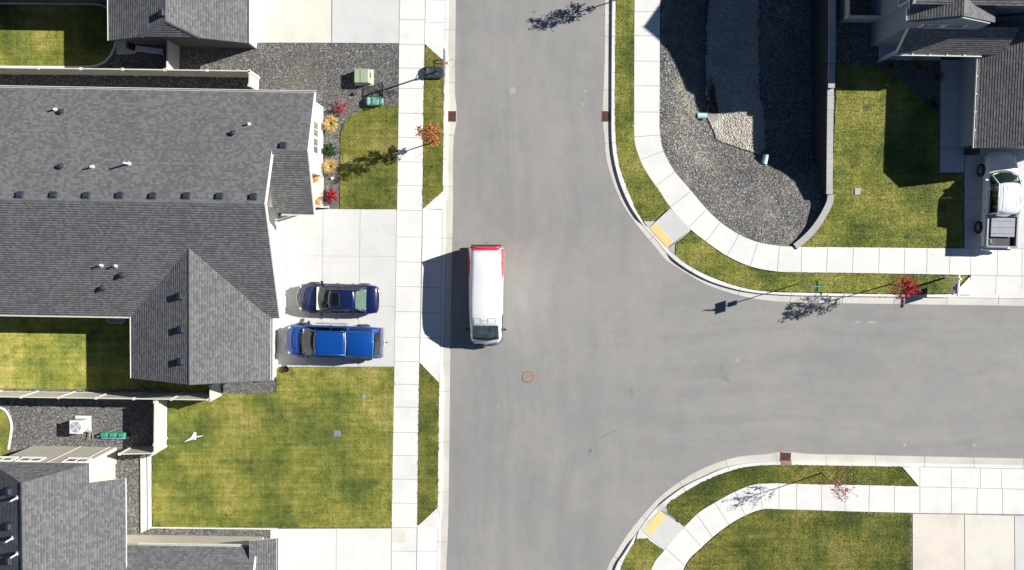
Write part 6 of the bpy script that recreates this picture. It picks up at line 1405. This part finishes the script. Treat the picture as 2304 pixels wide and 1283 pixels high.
# ------------------------------------------------------------------ street furniture
def grate(label, px, py, w_, l_, rz):
    t = thing('storm_grate', label, 'storm grate', P(px, py, .012), rz, 'storm drain grates'); m = MB()
    for a, b_, c, d in ((0, l_/2, w_, .05), (0, -l_/2, w_, .05), (w_/2, 0, .05, l_+.05), (-w_/2, 0, .05, l_+.05)): m.box((a, b_, .004), (c, d, .02))
    m.build('frame', RUST, t); m = MB(); n_ = 9
    for i in range(n_): y = -l_/2+l_*(i+.5)/n_; m.box((0, y, .006), (w_, .020, .014), .25 if i % 2 else -.25)
    for x in (-w_/4, 0, w_/4): m.box((x, 0, .0065), (.022, l_, .012))
    m.build('bars', RUST, t); m = MB(); m.box((0, 0, -.003), (w_, l_, .006)); m.build('sump', simple('sump_dark', (.012, .01, .01), .9), t)
grate('rusty storm grate in the west gutter opposite the orange tree', 1017.5, 262, .44, .60, ROT)
grate('rusty storm grate in the east gutter beside the gravel basin corner', 1363.5, 262, .42, .60, ROT)
grate('rusty storm grate with kerb inlet at the south east corner', 1767.5, 1029, .62, .56, ROT)
m = MB(); q = P(1767.5, 1041, 0); m.box((q.x, q.y, .11), (.66, .30, .10), ROT); tag(m.build('inlet_hood', simple('hood_rust', (.26, .17, .13), .8, .3, 6)), 'rust stained inlet hood set in the kerb behind the south east grate', 'inlet hood')
t = thing('manhole_cover', 'round rust tinted manhole cover in the middle of the intersection', 'manhole cover', P(1187.5, 848.5, 0)); m = MB(); n_ = 40
m.lathe((0, 0, 0), [(.375, .0), (.375, .008), (.345, .010), (.345, .004)], n_); m.build('ring', simple('ring_iron', (.13, .105, .09), .8, .3, 8), t)
m = MB(); m.cyl((0, 0, 0), .338, .009, n_)
for k in range(3): a = 2*PI*k/3+.5; m.cyl((.24*math.cos(a), .24*math.sin(a), .009), .018, .004, 8, 1)
m.build('lid', [simple('lid_rust', (.30, .205, .155), .85, .2, 4, bs=.3), BLACK], t)
# street name sign
t = thing('street_sign', 'green street name sign on a thin pole in the strip left of the red tree', 'street sign', at(1797, 638.5, ZL), ROT); m = MB(); m.tube([(0, 0, 0), (0, 0, 3.45)], .03, 10); m.build('pole', simple('galv', (.45, .47, .48), .4, .1, 4, .6), t)
SG = simple('sign_green', (.02, .20, .12), .45, .08)
m = MB(); m.box((0, 0, 3.12), (.02, .68, .46)); m.build('name_blade', SG, t, bevel=.004); m = MB(); m.box((.0, 0, 3.50), (.90, .02, .16)); m.build('name_blade', simple('sign_pale_green', (.25, .42, .36), .45), t, bevel=.004)
m = MB(); m.box((0, 0, 2.62), (.022, .30, .40)); m.build('lower_plate', simple('plate_back', (.42, .44, .45), .4, .05, 2, .4), t, bevel=.004); m = MB(); m.box((0, 0, 3.38), (.07, .07, .10)); m.build('bracket', CHROME, t)
# yard-arm sign
t = thing('yard_sign', 'white yard arm sign post with hanging panel at the end of the grass strip', 'yard sign', at(2127, 625, ZL), ROT); WP = simple('post_white', (.72, .72, .70), .5, .03)
m = MB(); m.box((0, 0, .87), (.10, .10, 1.74)); m.box((0, 0, 1.77), (.14, .14, .05)); m.build('post', WP, t, bevel=.008); m = MB(); m.box((0, -.42, 1.60), (.09, 1.34, .09)); m.build('arm', WP, t, bevel=.008)
m = MB(); m.box((0, -.60, 1.12), (.03, .66, .74)); m.build('panel', WP, t); m = MB(); m.box((-.018, -.60, 1.36), (.012, .62, .16)); m.build('panel_band', simple('band_navy', (.02, .06, .28), .4), t)
m = MB(); m.tube([(-.016, -.60, 1.12), (-.026, -.60, 1.12)], .11, 20); m.build('panel_emblem', simple('emblem_dark', (.02, .02, .03), .4), t)
for y in (-.85, -.35):
    m = MB(); m.tube([(0, y, 1.48), (0, y, 1.56)], .008, 5); m.build('hook', CHROME, t)
